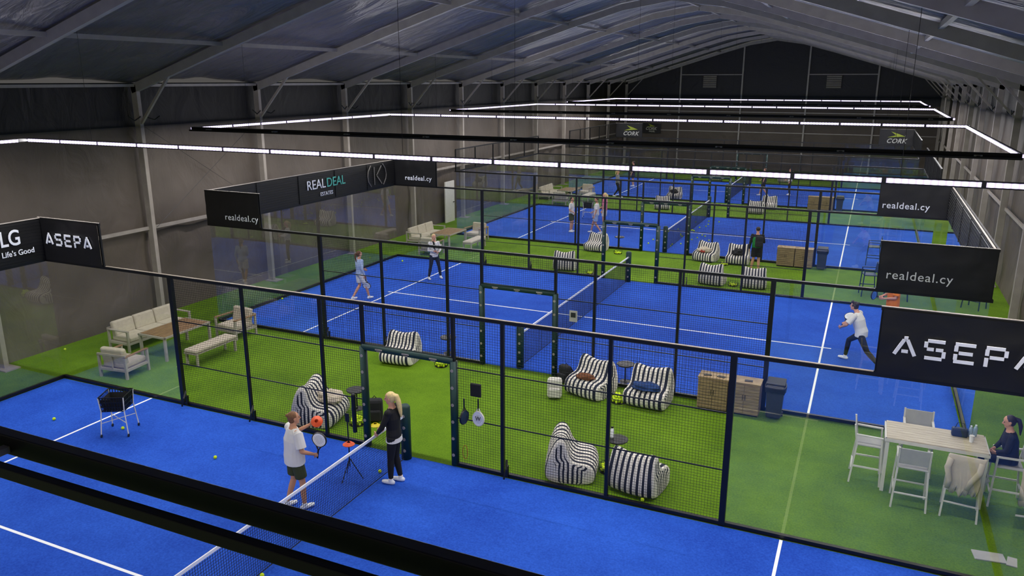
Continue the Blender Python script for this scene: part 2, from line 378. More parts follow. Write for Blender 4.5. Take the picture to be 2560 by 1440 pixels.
ME_HG = MB().box((.02, -.05, .1), (.03, .06, .22)).tube([(0, -.05, .32), (.05, -.18, .2), (.02, -.22, .02)], .02, 6).mesh('latch', M_BLACK)

def side_fence(ci, Y, label):
    t = T('side_fence', label, 'fence', (0, Y, 0), 0, 'court side fences')
    for x in (-6, -4, -2, -1, 1, 2, 4, 6): inst('post', ME_PB if abs(x) == 6 else ME_P, t, (x, 0, 0))
    inst('top_rail', ME_TR, t)
    if Y == 0: inst('top_cap', ME_TC, t)
    for m in ME_BR: inst('base_rail', m, t)
    for m in ME_MR: inst('mid_rail', m, t)
    for x in (-6, -4, 2, 4): inst('mesh_panel', ME_W2, t, (x, 0, 0))
    for x in (-2, 1): inst('mesh_panel', ME_W1, t, (x, 0, 0))
    inst('mesh_panel', ME_WT, t, (-1, 0, 2.15))
    for x in (-10, -8, 6, 8): inst('glass_panel', ME_GL, t, (x, 0, 0))
    for x in (-1, 1):
        g = inst('gate_padding', pj, t, (x, 0, 0)); inst('emblem_print', ME_EJ, g)
    g = inst('gate_padding', ph, t); inst('emblem_print', ME_EH, g)
    if ci < 2:
        for x in (-5.85, -3.9, 2.1): inst('latch', ME_HG, t, (x, 0, .05))
    return t
def end_wall(Y, X, label):
    t = T('end_wall', label, 'glass wall', (X, Y, 0), PI/2, 'glass court end walls')
    for k in range(5):
        inst('glass_panel', ME_GL, t, (2*k, 0, 0)); inst('mesh_panel', ME_WE, t, (2*k, 0, 3.0))
    for z, h in ((3.0, .06), (4.0, .05), (.045, .07)): MB().box((5, 0, z), (10, .06, h)).build('rail', M_BLACK, t)
    for k in range(0, 6): MB().box((2*k, 0, 3.5), (.05, .05, 1.0)).build('upper_post', M_BLACK, t)
    return t
for ci, yn in enumerate(CYN):
    if ci: side_fence(ci, yn, 'black mesh and glass fence along the near side of the %s court' % CN[ci])
    side_fence(ci, yn+10, 'black mesh and glass fence along the far side of the %s court' % CN[ci])
    for s, nm in ((-1, 'left'), (1, 'right')): end_wall(yn, s*10.0, 'glass end wall with mesh top at the %s end of the %s court' % (nm, CN[ci]))

# upper frames / banners -------------------------------------------------
RB = (PI/2, 0, 0); RL = (PI/2, 0, PI/2)
def banner(x0, x1, Y, label, z0=3.03, z1=4.0):
    t = T('banner', label, 'banner', ((x0+x1)/2, Y, z0))
    w = x1-x0; h = z1-z0
    b = MB(); n = 14; m = 7; vs = []
    for j in range(m+1):
        for i in range(n+1):
            vs.append((-w/2+w*i/n, -.05+.015*noise.noise(Vector((i*.6+x0, j*.6, Y))), h*j/m))
    b.add(vs, [(j*(n+1)+i, j*(n+1)+i+1, (j+1)*(n+1)+i+1, (j+1)*(n+1)+i) for j in range(m) for i in range(n)])
    b.build('fabric', M_BANNER, t, smooth=True)
    f = MB(); f.box((0, 0, h), (w+.06, .05, .05)); f.box((0, 0, 0), (w+.06, .05, .05)); f.box((-w/2, 0, h/2), (.04, .04, h)); f.box((w/2, 0, h/2), (.04, .04, h))
    f.build('frame', M_BLACK, t)
    MB().box((0, -.01, h+.03), (w+.06, .03, .012)).build('top_edge', M_STEEL, t)
    return t
def stencil(t, W, H, x0, z0, y=-.08, lf=.68, st=.2):
    sw = H*st; adv = W/(4+lf); lw = adv*lf
    L = {'A': [((0, 0), (.42, .9)), ((.58, .9), (1, 0)), ((.34, .22), (.66, .22)), ((.4, 1), (.6, 1))],
         'S': [((.12, 1), (.95, 1)), ((.06, .93), (.06, .6)), ((.12, .52), (.45, .52)), ((.55, .52), (.9, .52)), ((.94, .44), (.94, .08)), ((.05, 0), (.88, 0))],
         'E': [((0, 1), (.95, 1)), ((.06, .9), (.06, .58)), ((.06, .42), (.06, .1)), ((.2, .5), (.85, .5)), ((0, 0), (.95, 0))],
         'P': [((0, 1), (.85, 1)), ((.92, .92), (.92, .56)), ((.2, .46), (.85, .46)), ((.06, .9), (.06, .55)), ((.06, .42), (.06, -.08))]}
    for k, ch in enumerate('ASEPA'):
        b = MB()
        for (a, c), (d, e) in L[ch]:
            p = (x0+k*adv+a*lw, y, z0+c*H); q = (x0+k*adv+d*lw, y, z0+e*H)
            if abs(d-a) > .2 and abs(e-c) < .5: b.bar(p, q, .012, sw)
            else: b.bar(p, q, sw, .012, up=(0, 1, 0))
        b.build('letter', M_WHITE, t)
t = banner(-10, -8, -.02, 'black banner with white stencil lettering on the nearest left corner'); stencil(t, 1.5, .24, -.74, .40)
t = banner(8, 10, -.02, 'large black banner with white stencil lettering at the lower right'); stencil(t, 1.74, .25, -.80, .34, lf=.70, st=.19)
t = banner(-10, -8, 5.12, 'black banner with thin white lettering on the near left corner of the second court'); text('realdeal.cy', .26, M_WHITE, t, (.35, -.08, .26), RB, space=1.1)
t = banner(8, 10, 5.12, 'large smooth black banner with thin white lettering on the second court near right corner'); text('realdeal.cy', .25, M_WHITE, t, (-.28, -.08, .33), RB, space=1.1)
t = banner(-10, -8, 15.12, 'black banner with white lettering on the far left corner of the second court'); text('realdeal.cy', .26, M_WHITE, t, (.2, -.08, .29), RB, off=.003, space=1.1)
t = banner(8, 10, 15.12, 'black banner with thin white lettering on the second court far right corner'); text('realdeal.cy', .28, M_WHITE, t, (-.25, -.08, .31), RB, off=.002, space=1.1)
def swoosh(t, x, z, s):
    MB().add([(x-.55*s, -.11, z), (x+.5*s, -.11, z+.08*s), (x+.15*s, -.11, z+.22*s), (x-.35*s, -.11, z+.38*s), (x-.05*s, -.11, z+.15*s)], [(0, 1, 2, 4), (4, 2, 3)]).build('emblem', M_CORKG, t)
t = banner(-10, -8, 45.58, 'small black banner with green emblem on the farthest court left corner'); text('CORK', .40, M_CORKW, t, (.15, -.08, .24), RB, off=.008, shear=.3, space=1.1); swoosh(t, .2, .47, 1)
t = banner(8, 10, 45.58, 'small black banner with green emblem on the farthest court right corner'); text('CORK', .40, M_CORKW, t, (.0, -.08, .24), RB, off=.008, shear=.3, space=1.1); swoosh(t, 0, .47, 1)
t = banner(-10.6, -9.0, YE-.3, 'small black banner with green emblem hung on the far wall', 2.76, 3.55); text('CORK', .34, M_CORKW, t, (0, -.08, .34), RB, off=.008, shear=.3); text('PADEL', .18, M_CORKW, t, (.1, -.08, .11), RB, off=.004); swoosh(t, 0, .48, .75)
def long_banner(Y0_, Y1_, label, sg=1):
    t = T('banner', label, 'banner', (-9.94*sg, (Y0_+Y1_)/2, 3.03)); w = Y1_-Y0_
    MB().box((0, 0, .48), (.02, w, .94)).build('fabric', M_BANNER, t)
    MB().box((-.02*sg, 0, .985), (.05, w, .02)).build('top_edge', M_STEEL, t)
    f = MB()
    for k in range(int(w/2)+1): f.box((.02*sg, -w/2+2*k if k else -w/2+.02, .48), (.03, .03, .94))
    for j in range(12): f.box((.022*sg, 0, .06+j*.077), (.012, w, .007))
    f.build('frame', M_BIN if sg < 0 else M_BLACK, t); return t
t = long_banner(5.15, 15.15, 'long black banner with white and teal lettering along the second court left end')
text('REAL', .46, M_WHITE, t, (.045, -.10, .56), RL); text('DEAL', .46, M_TEAL, t, (.045, 1.02, .56), RL); text('ESTATES', .19, M_WHITE, t, (.045, .45, .2), RL)
MB().bar((.045, 3.45, .14), (.045, 3.45, .84), .05, .012, up=(1, 0, 0)).bar((.045, 3.6, .5), (.045, 3.95, .84), .012, .05).bar((.045, 3.6, .5), (.045, 3.95, .14), .012, .05).tube([(.045, 3.22, .1), (.045, 3.05, .3), (.045, 3.0, .5), (.045, 3.05, .7), (.045, 3.22, .9)], .02, 6).tube([(.045, 4.05, .1), (.045, 4.22, .3), (.045, 4.27, .5), (.045, 4.22, .7), (.045, 4.05, .9)], .02, 6).build('emblem', M_DIM, t)
t = long_banner(-9.9, -.02, 'black banner with white slogan lettering at the left picture edge')
text('LG', .50, M_WHITE, t, (.045, 4.12, .62), RL, off=.006, sx=.8); text("Life's Good", .175, M_WHITE, t, (.045, 4.26, .28), RL, off=.002, sx=.95)
M_LG = mat('magenta_print', '#a50034', .5, .02)
MB().tube([(.04, 3.62, .62), (.05, 3.62, .62)], .17, 24).build('emblem', M_LG, t)
long_banner(5.15, 15.15, 'long plain black banner along the second court right end', -1)

# nets -------------------------------------------------------------------
ME_NET = wire(9.7, .86, .045, .0042).mesh('netting', M_NET)
pp = MB().tube([(0, 0, .0), (0, 0, 1.08), (0, 0, 1.12)], [.10, .10, .07], 18).mesh('net_post', M_PAD, True)
eb = MB()
for k in range(4): eb.tube([(.02, -.098, .2+k*.24), (.02, -.104, .2+k*.24)], .032, 12)
ME_EP = eb.mesh('emblem_print', M_STEEL)
for ci, yn in enumerate(CYN):
    t = T('court_net', 'black net with white tape across the %s court' % CN[ci], 'net', (0, yn+.17, .012), PI/2, 'court nets')
    inst('netting', ME_NET, t, (0, 0, .03))
    MB().box((4.85, 0, .905), (9.7, .022, .055)).build('top_tape', M_WHITE, t, bev=.005)
    MB().tube([(0, 0, .03), (9.7, 0, .03)], .008, 6).build('bottom_cord', M_NET, t)
    for x in (-.02, 9.68):
        p = inst('net_post', pp, t, (x, 0, 0)); e = inst('emblem_print', ME_EP, p); e.rotation_euler = (0, 0, -PI/2)

# LED frames -------------------------------------------------------------
ME_L = MB().box((0, 0, 0), (1.14, .018, .062)).mesh('light_bar', M_LED)
ME_CL = MB().box((-.05, 0, 0), (.035, .13, .025)).box((.05, 0, 0), (.035, .13, .025)).box((0, 0, .002), (.08, .025, .02)).mesh('clamp', M_STEEL)
def area(name, loc, sx, sy, e, col=(1, .97, .96), rx=0, ry=0):
    l = bpy.data.lights.new(name, 'AREA'); l.shape = 'RECTANGLE'; l.size = sx; l.size_y = sy; l.energy = e; l.color = col
    o = bpy.data.objects.new(name, l); COL.objects.link(o); o.location = loc; o.rotation_euler = (rx, ry, 0); return o
for ci, yn in enumerate(CYN):
    t = T('light_frame', 'rectangular frame of bright LED bars hanging over the %s court' % CN[ci], 'ceiling light', (0, yn+5, 5.8), 0, 'hanging light frames')
    for s in (-1, 1):
        o_ = 5.1 if s > 0 else 5.2
        MB().box((0, s*o_, 0), (20.2, .05, .08)).build('rail', M_BLACK, t, bev=.005)
        MB().box((0, s*(o_+.10), -.05), (20.2, .035, .045)).build('support_bar', M_BLACK, t, bev=.004)
        for k in range(9): inst('clamp', ME_CL, t, (-9.4+k*2.35, s*(o_+.05), -.015))
        MB().box((s*10.1, 0, 0), (.05, 10.2, .08)).build('rail', M_BLACK, t, bev=.005)
        for k in range(17): inst('light_bar', ME_L, t, (-9.6+k*1.2, s*(o_-.035), -.008))
        for k in range(8): inst('light_bar', ME_L, t, (s*10.065, -4.25+k*1.214, -.008), PI/2)
        for x in (-8, 0, 8): MB().tube([(x, s*o_, .05), (x, s*o_, prof(x)-5.85)], .004, 5).build('suspension_cable', M_BLACK, t)
    area('led_lamp', (0, yn+.05, 5.66), 19.5, .08, 560, rx=R(8)); area('led_lamp', (0, yn+9.95, 5.66), 19.5, .08, 560, rx=R(-8))
    for s in (-1, 1): area('led_lamp', (s*9.95, yn+5, 5.66), .08, 9.5, 200)
    area('led_lamp', (0, yn+5+5.05, 5.792), 20.2, .03, 130, rx=R(-90)); area('led_lamp', (0, yn+5-5.15, 5.792), 20.2, .03, 130, rx=R(90))
w = bpy.data.worlds.new('world'); S.world = w; w.use_nodes = True
w.node_tree.nodes['Background'].inputs[0].default_value = (.9, .85, .8, 1); w.node_tree.nodes['Background'].inputs[1].default_value = .09

# ---------------------------------------------------------------- bean bags
def bean_mesh(seed):
    P = [(.38, .0), (.47, .07), (.50, .22), (.45, .37), (.30, .42), (.14, .42), (.03, .48), (-.04, .62), (-.10, .80), (-.27, .82), (-.39, .62), (-.46, .36), (-.47, .12), (-.40, .0)]
    xs = [-.47, -.44, -.37, -.13, .13, .37, .44, .47]; sc = [.78, .94, 1, 1.03, 1.03, 1, .94, .78]
    vs = []; fs = []; uv = []; n = len(P); N = len(xs)
    for i, x in enumerate(xs):
        for j, (y, z) in enumerate(P):
            cy, cz = (.1, .2) if j < 5 or j > 11 else (-.22, .45)
            yy, zz = cy+(y-cy)*sc[i], cz+(z-cz)*(sc[i]*.6+.4)
            if j in (8, 9): zz += (.06 if i in (1, 2, 5, 6) else -.04 if i in (3, 4) else 0)
            if z > .01:
                q = noise.noise(Vector((x*2+seed*9, y*2.5, z*2.5)))*.07; yy += q; zz += q*.8
            else: zz = 0
            vs.append((x*(1.04 if z < .4 else .96), yy, max(0.0, zz)))
    for i in range(N-1):
        for j in range(n):
            k = (j+1) % n; fs.append((i*n+j, i*n+k, (i+1)*n+k, (i+1)*n+j)); uv.append('x')
    for base, flip in ((0, True), ((N-1)*n, False)):
        for s in [(0, 1, 12, 13), (1, 2, 11, 12), (2, 3, 4, 5), (2, 5, 6, 11), (6, 7, 10, 11), (7, 8, 9, 10)]:
            f = tuple(base+q for q in s); fs.append(f if not flip else f[::-1]); uv.append('y')
    me = bpy.data.meshes.new('bean_bag'); me.from_pydata(vs, [], fs); me.update(); me.materials.append(M_STRIPE)
    u = me.uv_layers.new(name='UVMap')
    for p, ax in zip(me.polygons, uv):
        p.use_smooth = True
        for li in p.loop_indices:
            vi = me.loops[li].vertex_index; v = me.vertices[vi].co
            u.data[li].uv = ((xs[vi//n] if ax == 'x' else v.y)+5.03, v.z)
    return me
BM = [bean_mesh(k) for k in range(3)]
BB = [(1020, 892, 185, .92, 'striped bean bag facing the camera left of the second court near gate'),
      (797, 1050, -75, 1.05, 'wide slumped striped bean bag covered with pale towels left of the near gate'),
      (1480, 980, 162, 1.0, 'tall striped bean bag holding a brown jacket beside the white backpack'),
      (1622, 1005, 176, 1.0, 'striped bean bag holding a blue jacket beside the wooden cabinet'),
      (1428, 1180, -72, 1.0, 'striped bean bag in side view facing right by the near fence'),
      (1588, 1228, -8, .95, 'striped bean bag seen from behind, nearest to the camera'),
      (1497, 622, 170, .9, 'striped bean bag facing camera behind the far gate of the second court'),
      (1413, 672, 10, .9, 'striped bean bag seen from behind left of the far gate of the second court'),
      (1770, 645, 165, .92, 'striped bean bag heaped with pale and red clothes left of the man in green'),
      (1850, 650, 180, .92, 'striped bean bag holding a dark bag right beside the man in green'),
      (1780, 708, -5, .92, 'striped bean bag seen from behind against the second court fence, left one'),
      (1883, 717, 5, .92, 'striped bean bag seen from behind against the second court fence, right one'),
      (1655, 522, 190, .88, 'distant striped bean bag in the third strip, leftmost one'),
      (1680, 500, 180, .88, 'distant striped bean bag holding a dark jacket, behind the leftmost of its strip'),
      (1888, 533, 0, .88, 'distant striped bean bag right of the third court net with a bag on it'),
      (1922, 522, 180, .88, 'distant striped bean bag in the third strip, rightmost one'),
      (1790, 450, 180, .88, 'farthest striped bean bag near the net of the farthest court'),
      (1960, 455, 180, .88, 'farthest striped bean bag right of the farthest court net')]
bbo = []
for k, (px, py, a, s, lb) in enumerate(BB):
    x, y = G(px, py); y = clear(y, .66)
    o = inst('bean_bag', BM[k % 3], None, (x, y, 0), R(a)); o.scale = (s, s, s)
    m = o.modifiers.new('sub', 'SUBSURF'); m.levels = 2; m.render_levels = 2; m.uv_smooth = 'NONE'
    tag(o, lb, 'bean bag', 'striped bean bags'); bbo.append(o)

def lump(name, c, d, m, label, cat, seed, rz=0, parent=None):
    b = MB(); b.sph((0, 0, 0), (1, 1, 1), 28, 18); vs = []
    for v in b.v:
        q = Vector(v); n = 1+.35*noise.noise(q*1.7+Vector((seed, 0, 0)))+.2*noise.noise(q*4+Vector((0, seed, 0)))
        vs.append((q.x*d[0]/2*n, q.y*d[1]/2*n, max(0, (q.z*.5+.4)*d[2]*n)))
    b.v = vs; o = b.build(name, m, parent, smooth=True, loc=c); o.rotation_euler = (0, 0, rz)
    if label: tag(o, label, cat)
    return o
M_CREAM = mat('cream_cloth', '#c2b7a2', .9, .08); M_BROWN = mat('brown_cloth', '#6a3f22', .9, .15); M_BLUEC = mat('blue_cloth', '#17386c', .9, .15)
M_DK = mat('dark_cloth', '#17181b', .85, .2); M_RED = mat('red_cloth', '#a53a2c', .9, .15); M_OLIVE = mat('olive_cloth', '#3a4326', .9, .1)
def onbag(i, dy, z):
    o = bbo[i]; a = o.rotation_euler.z; s = o.scale.x
    return (o.location.x-math.sin(a)*dy*s, o.location.y+math.cos(a)*dy*s, z*s)
lump('towel', onbag(1, .22, .40), (.6, .42, .26), M_CREAM, 'rumpled cream towels on the slumped bean bag by the near gate', 'towel', 1)
lump('jacket', onbag(2, .24, .41), (.42, .28, .14), M_BROWN, 'brown jacket lying on a tall striped bean bag', 'jacket', 2)
lump('jacket', onbag(3, .26, .41), (.70, .36, .16), M_BLUEC, 'dark blue jacket draped over a striped bean bag', 'jacket', 3)
lump('clothes_heap', onbag(8, .22, .40), (.5, .36, .22), M_CREAM, 'pale clothes heaped on a bean bag left of the man in green', 'clothes', 4)
lump('red_towel', onbag(8, .38, .42), (.22, .14, .12), M_RED, 'small red towel on the heap of pale clothes', 'towel', 5)
lump('dark_bag', onbag(9, .22, .40), (.45, .33, .28), M_DK, 'dark sports bag on a bean bag beside the man in green', 'bag', 6)
lump('jacket', onbag(13, .22, .40), (.45, .33, .28), M_DK, 'dark jacket on a distant striped bean bag', 'jacket', 7)
lump('dark_bag', onbag(14, .22, .40), (.4, .33, .28), M_OLIVE, 'dark bag on a distant bean bag right of the third net', 'bag', 8)

# balls ------------------------------------------------------------------
ME_BALL = MB().sph((0, 0, 0), .034, 14, 10).mesh('ball', M_BALL, True)
def ball(x, y, z, label, group): return tag(inst('ball', ME_BALL, None, (x, y, z)), label, 'ball', group)
def basket(px, py, n, where, r=.19):
    x, y = G(px, py); y = clear(y, .3)
    t = T('ball_basket', 'low black wire basket full of balls '+where, 'basket', (x, y, 0))
    b = MB()
    for q in range(14):
        a = 2*PI*q/14; b.tube([(r*.85*math.cos(a), r*.85*math.sin(a), .012), (r*math.cos(a), r*math.sin(a), .13)], .004, 5)
    for rr, z in ((r*.85, .008), (r, .13)): b.tube([(rr*math.cos(2*PI*q/20), rr*math.sin(2*PI*q/20), z) for q in range(21)], .005, 5, (0, 0, 1))
    b.build('wire_rim', M_BLACK, t)
    MB().lathe([(r*.86, 0), (r*.86, .006)]).build('base', M_BLACK, t)
    k = 0
    for L, (rr, z) in enumerate(((.13, .042), (.145, .1), (.12, .155), (.07, .205))):
        pts = []; st = .07
        for i in range(-4, 5):
            for j in range(-4, 5):
                xx = (i+.5*(j % 2)+.25*(L % 2))*st; yy = (j+.3*(L % 2))*st*.87
                if math.hypot(xx, yy) <= rr: pts.append((xx, yy))
        for xx, yy in pts:
            if k < n: ball(x+xx, y+yy, z, 'yellow ball in the heap '+where, 'balls heaped '+where); k += 1
basket(1103, 915, 40, 'left of the second court near gate')
basket(1545, 1005, 40, 'between the bean bags with jackets')
basket(893, 1060, 34, 'by the slumped bean bag')
basket(1520, 1178, 24, 'between the two nearest bean bags')
basket(1545, 634, 14, 'behind the second court far gate'); basket(1811, 662, 14, 'by the man in green'); basket(1832, 714, 14, 'between bean bags seen from behind'); basket(1477, 684, 10, 'left of the second net far post')
GB = 'loose balls on the nearest court'
for px, py, lb in ((135, 1047, 'loose yellow ball on blue court near the left edge'), (538, 1143, 'loose yellow ball between the ball cart and the man in white'), (307, 1070, 'loose yellow ball under the ball cart'),
                   (755, 1402, 'loose yellow ball beside the nearest net low in the picture'), (655, 1438, 'loose yellow ball at the bottom edge of the picture'), (950, 1178, 'loose yellow ball behind the net by the blonde person')):
    x, y = G(px, py, .046); ball(x, y, .046, lb, GB)
for px, py, lb in ((706, 750, 'loose ball on the second court near its left service line'), (1006, 655, 'loose ball on the second court by the far fence'), (948, 868, 'loose ball on blue court behind the near fence of court two'), (163, 876, 'loose ball on green turf at far left'), (445, 920, 'loose ball on turf beside the lounge bench'), (1398, 1195, 'loose ball on turf under the side-view bean bag'), (1606, 1253, 'loose ball on turf in front of the nearest bean bag')):
    x, y = G(px, py); ball(x, y, .046 if lb.find('turf') < 0 else .034, lb, 'scattered loose balls')
for k in range(34):
    x, y = (-.3+1.8*random.random()-.9*(k % 2), 21.2+8*random.random()); ball(x, y, .046, 'yellow ball scattered around the net of the third court', 'balls around the third net')

# small round tables -------------------------------------------------------
def side_table(loc, label):
    t = T('side_table', label, 'side table', loc, 0, 'small round black tables')
    MB().lathe([(.21, .44), (.22, .45), (.22, .465), (.21, .47)], n=28).build('table_top', M_BLACK, t)
    MB().lathe([(.015, .02), (.015, .45)], n=10).build('stem', M_BLACK, t); MB().lathe([(.14, 0), (.14, .012), (.03, .03)], n=24).build('base', M_BLACK, t)
    return t
st = None
for px, py, lb in ((1106, 893, 'small round black table beside the ball heap left of the second court gate'), (893, 1022, 'small round black table beside the slumped bean bag'), (1556, 962, 'small round black table between the bean bags with jackets'), (1540, 1152, 'small round black table with a bottle between the nearest bean bags'), (1548, 618, 'small round black table behind the far gate of the second court')):
    x, y = G(px, py); y = clear(y, .35)
    if st is None: st = side_table((x, y, 0), lb)
    else: dup(st, lb, (x, y, 0))
x, y = G(1540, 1152)
t = T('water_bottle', 'white bottle with dark cap on the small black table', 'bottle', (x-.1, y, .47)); MB().lathe([(.035, 0), (.038, .02), (.038, .17), (.02, .2)]).build('body', M_WHITE, t, smooth=True); MB().lathe([(.022, .2), (.022, .23)]).build('cap', M_BLACK, t)

# backpacks ---------------------------------------------------------------
def backpack(loc, rz, m, label, s=1.0):
    t = T('backpack', label, 'backpack', loc, rz)
    MB().box((0, 0, .24), (.32, .2, .46)).build('body', m, t, bev=.06)
    MB().box((0, -.12, .16), (.25, .08, .22)).build('pocket', m, t, bev=.03)
    for sx in (-.09, .09): MB().tube([(sx, .1, .42), (sx*1.2, .17, .3), (sx*1.1, .1, .06)], [(.03, .01)]*3, 8).build('strap', M_DK, t)
    MB().tube([(-.04, .05, .46), (0, .05, .51), (.04, .05, .46)], .01, 6).build('handle', M_DK, t)
    t.scale = (s, s, s); return t
M_BPW = mat('white_pack', '#cfccc2', .8, .1)
x, y = G(1400, 992); backpack((x-.1, y-.1, 0), .3, M_BPW, 'white backpack standing left of the tall bean bag', 1.05)
x, y = G(1418, 955); backpack((x-.05, clear(y, .3), 0), -.4, M_DK, 'black backpack behind the white backpack', .95)
x, y = G(938, 1052); backpack((x, y, 0), .5, M_DK, 'black backpack on turf behind the near gate post', 1.1)

# cabinets and bin ----------------------------------------------------------
def cabinet(loc, label):
    t = T('cabinet', label, 'cabinet', loc, 0, 'wooden cabinets against the fences')
    MB().box((0, 0, .40), (.70, .44, .72)).build('body', M_OAK, t, bev=.004)
    MB().box((0, 0, .775), (.72, .47, .03)).build('top_board', M_OAK, t); MB().box((0, .01, .02), (.66, .38, .04)).build('plinth', M_BLACK, t)
    for s in (-1, 1):
        b = MB()
        for q in range(9): b.box((s*.173, -.23, .095+q*.076), (.338, .022, .068))
        d = b.build('door', M_OAK, t, bev=.003); MB().box((s*.03, -.247, .45), (.012, .018, .12)).build('handle', M_BLACK, d)
    t.scale = (.93, .93, .97); return t
def bin_(loc, label):
    t = T('waste_bin', label, 'bin', loc, 0, 'grey waste bins')
    b = MB(); b.add([(-.19, -.19, .05), (.19, -.19, .05), (.19, .19, .05), (-.19, .19, .05), (-.24, -.24, .85), (.24, -.24, .85), (.24, .24, .85), (-.24, .24, .85)], [(0, 3, 2, 1), (4, 5, 6, 7), (0, 1, 5, 4), (1, 2, 6, 5), (2, 3, 7, 6), (3, 0, 4, 7)]); b.build('body', M_BIN, t, bev=.03)
    b = MB(); n = 24; prf = [(.80, .25), (.845, .275), (.80, .29), (.70, .28)]; vs = []
    for z, r in prf:
        for q in range(n):
            a = 2*PI*q/n; sq = 1/max(abs(math.cos(a)), abs(math.sin(a)))**.7; vs.append((r*sq*math.cos(a), r*sq*math.sin(a), z-(.05*noise.noise(Vector((q*1.3, z*9, 3))) if z < .75 else 0)))
    b.add(vs, [(i*n+q, i*n+(q+1) % n, (i+1)*n+(q+1) % n, (i+1)*n+q) for i in range(3) for q in range(n)]); b.build('liner_bag', M_BAG, t, smooth=True)
    MB().box((0, .05, .89), (.50, .42, .05), rx=.12).build('lid', M_BIN, t, bev=.02)
    for s in (-1, 1): MB().tube([(s*.2-.03, .2, .06), (s*.2+.03, .2, .06)], .06, 14).build('wheel', M_BLACK, t)
    t.scale = (.78, .78, .93); return t
cb = cabinet((4.96, 4.83, 0), 'wooden cabinet with phones on top, left one of the near pair')
dup(cb, 'wooden cabinet beside the near grey bin, right one of the near pair', (5.64, 4.83, 0))
bn = bin_((6.27, 4.80, 0), 'grey bin with black liner beside the near pair of wooden cabinets')
for g, nm in ((15.25, 'behind the second court'), (30.45, 'behind the third court')):
    dup(cb, 'left wooden cabinet of the pair standing '+nm, (4.96, 4.83+g, 0)); dup(cb, 'right wooden cabinet of the pair standing '+nm, (5.64, 4.83+g, 0)); dup(bn, 'grey bin beside the cabinets '+nm, (6.30, 4.78+g, 0))
for k, (dx, a) in enumerate(((-.15, .3), (.15, -.2), (.74, .1))):
    o = MB().box((0, 0, .008), (.17, .1, .016)).build('phone', M_BLACK, bev=.004, loc=(4.96+dx, 4.78, .766)); o.rotation_euler = (0, 0, a); tag(o, ('black phone at the left end of the near cabinet top', 'black phone in the middle of the near cabinet top', 'black phone on the right near cabinet top')[k], 'phone')

# lounge sets ----------------------------------------------------------------
def sofa(n, w, name, label, cat, gp):
    t = T(name, label, cat, group=gp); fw = w
    f = MB(); f.box((0, .36, .22), (fw, .05, .06)); f.box((0, -.36, .22), (fw, .05, .06)); f.box((-fw/2+.03, 0, .22), (.05, .72, .06)); f.box((fw/2-.03, 0, .22), (.05, .72, .06)); f.box((0, 0, .235), (fw-.1, .7, .02))
    f.box((0, -.37, .60), (fw, .04, .05))
    for k in range(n*2+1): f.box((-fw/2+.05+(fw-.1)*k/(n*2), -.37, .42), (.03, .03, .36))
    f.build('frame', M_TAUPE, t)
    for sx in (-1, 1):
        for sy in (-1, 1): MB().box((sx*(fw/2-.03), sy*.36, .28), (.055, .055, .56)).build('leg', M_TAUPE, t)
        MB().box((sx*(fw/2-.03), 0, .575), (.08, .78, .03)).build('armrest', M_TEAK if name == 'lounge_chair' else M_TAUPE, t, bev=.006)
    cw = (fw-.14)/n
    for k in range(n):
        x = -fw/2+.07+cw*(k+.5)
        MB().box((x, .03, .32), (cw-.015, .68, .14)).build('seat_cushion', M_CUSH, t, bev=.04)
        MB().box((x, -.27, .56), (cw-.02, .14, .42), rx=.18).build('back_cushion', M_CUSH, t, bev=.045)
    return t
so = sofa(3, 2.2, 'sofa', 'long beige cushioned sofa in the nearest lounge, back to the left wall', 'sofa', 'sofas'); so.location = (-10.45, 3.05, 0); so.rotation_euler = (0, 0, -PI/2)
ac = sofa(1, .86, 'lounge_chair', 'beige lounge chair at the front of the nearest lounge, nearest to the blue court', 'armchair', 'lounge chairs'); ac.location = (-8.9, .85, 0); ac.rotation_euler = (0, 0, .12)
ac2 = dup(ac, 'beige lounge chair at the rear of the nearest lounge, next to the second court', (-8.55, 4.35, 0), PI-.1)
tt = T('lounge_table', 'slatted teak coffee table with pale frame in the nearest lounge', 'table', (-9.05, 2.65, 0))
f = MB()
for k in range(9): f.box((-.40+k*.1, 0, .655), (.09, 1.5, .022))
f.build('table_top', M_TEAK, tt)
f = MB()
for s in (-1, 1): f.box((s*.46, 0, .635), (.04, 1.6, .05)); f.box((0, s*.78, .635), (.96, .04, .05))
f.build('apron', M_TAUPE, tt)
for sx in (-1, 1):
    for sy in (-1, 1): MB().box((sx*.44, sy*.76, .31), (.06, .06, .62)).build('leg', M_TAUPE, tt)
be = T('bench', 'beige cushioned bench between the lounge table and the near court fence', 'bench', (-7.75, 2.6, 0))
MB().box((0, 0, .40), (.42, 1.45, .09)).build('seat_cushion', M_CUSH, be, bev=.03)
f = MB(); f.box((0, 0, .335), (.42, 1.45, .03)); f.build('frame', M_TAUPE, be)
for sx in (-1, 1):
    for sy in (-1, 1): MB().box((sx*.18, sy*.66, .16), (.05, .05, .32)).build('leg', M_TAUPE, be)
for g, nm in ((15.25, 'second'), (30.45, 'third')):
    for src, lb in ((so, 'beige sofa in the %s lounge from the camera'), (ac, 'beige front chair in the %s lounge from the camera'), (ac2, 'beige rear chair in the %s lounge from the camera'), (tt, 'teak coffee table in the %s lounge from the camera'), (be, 'beige bench in the %s lounge from the camera')):
        dup(src, lb % nm, (src.location.x, src.location.y+g, 0))

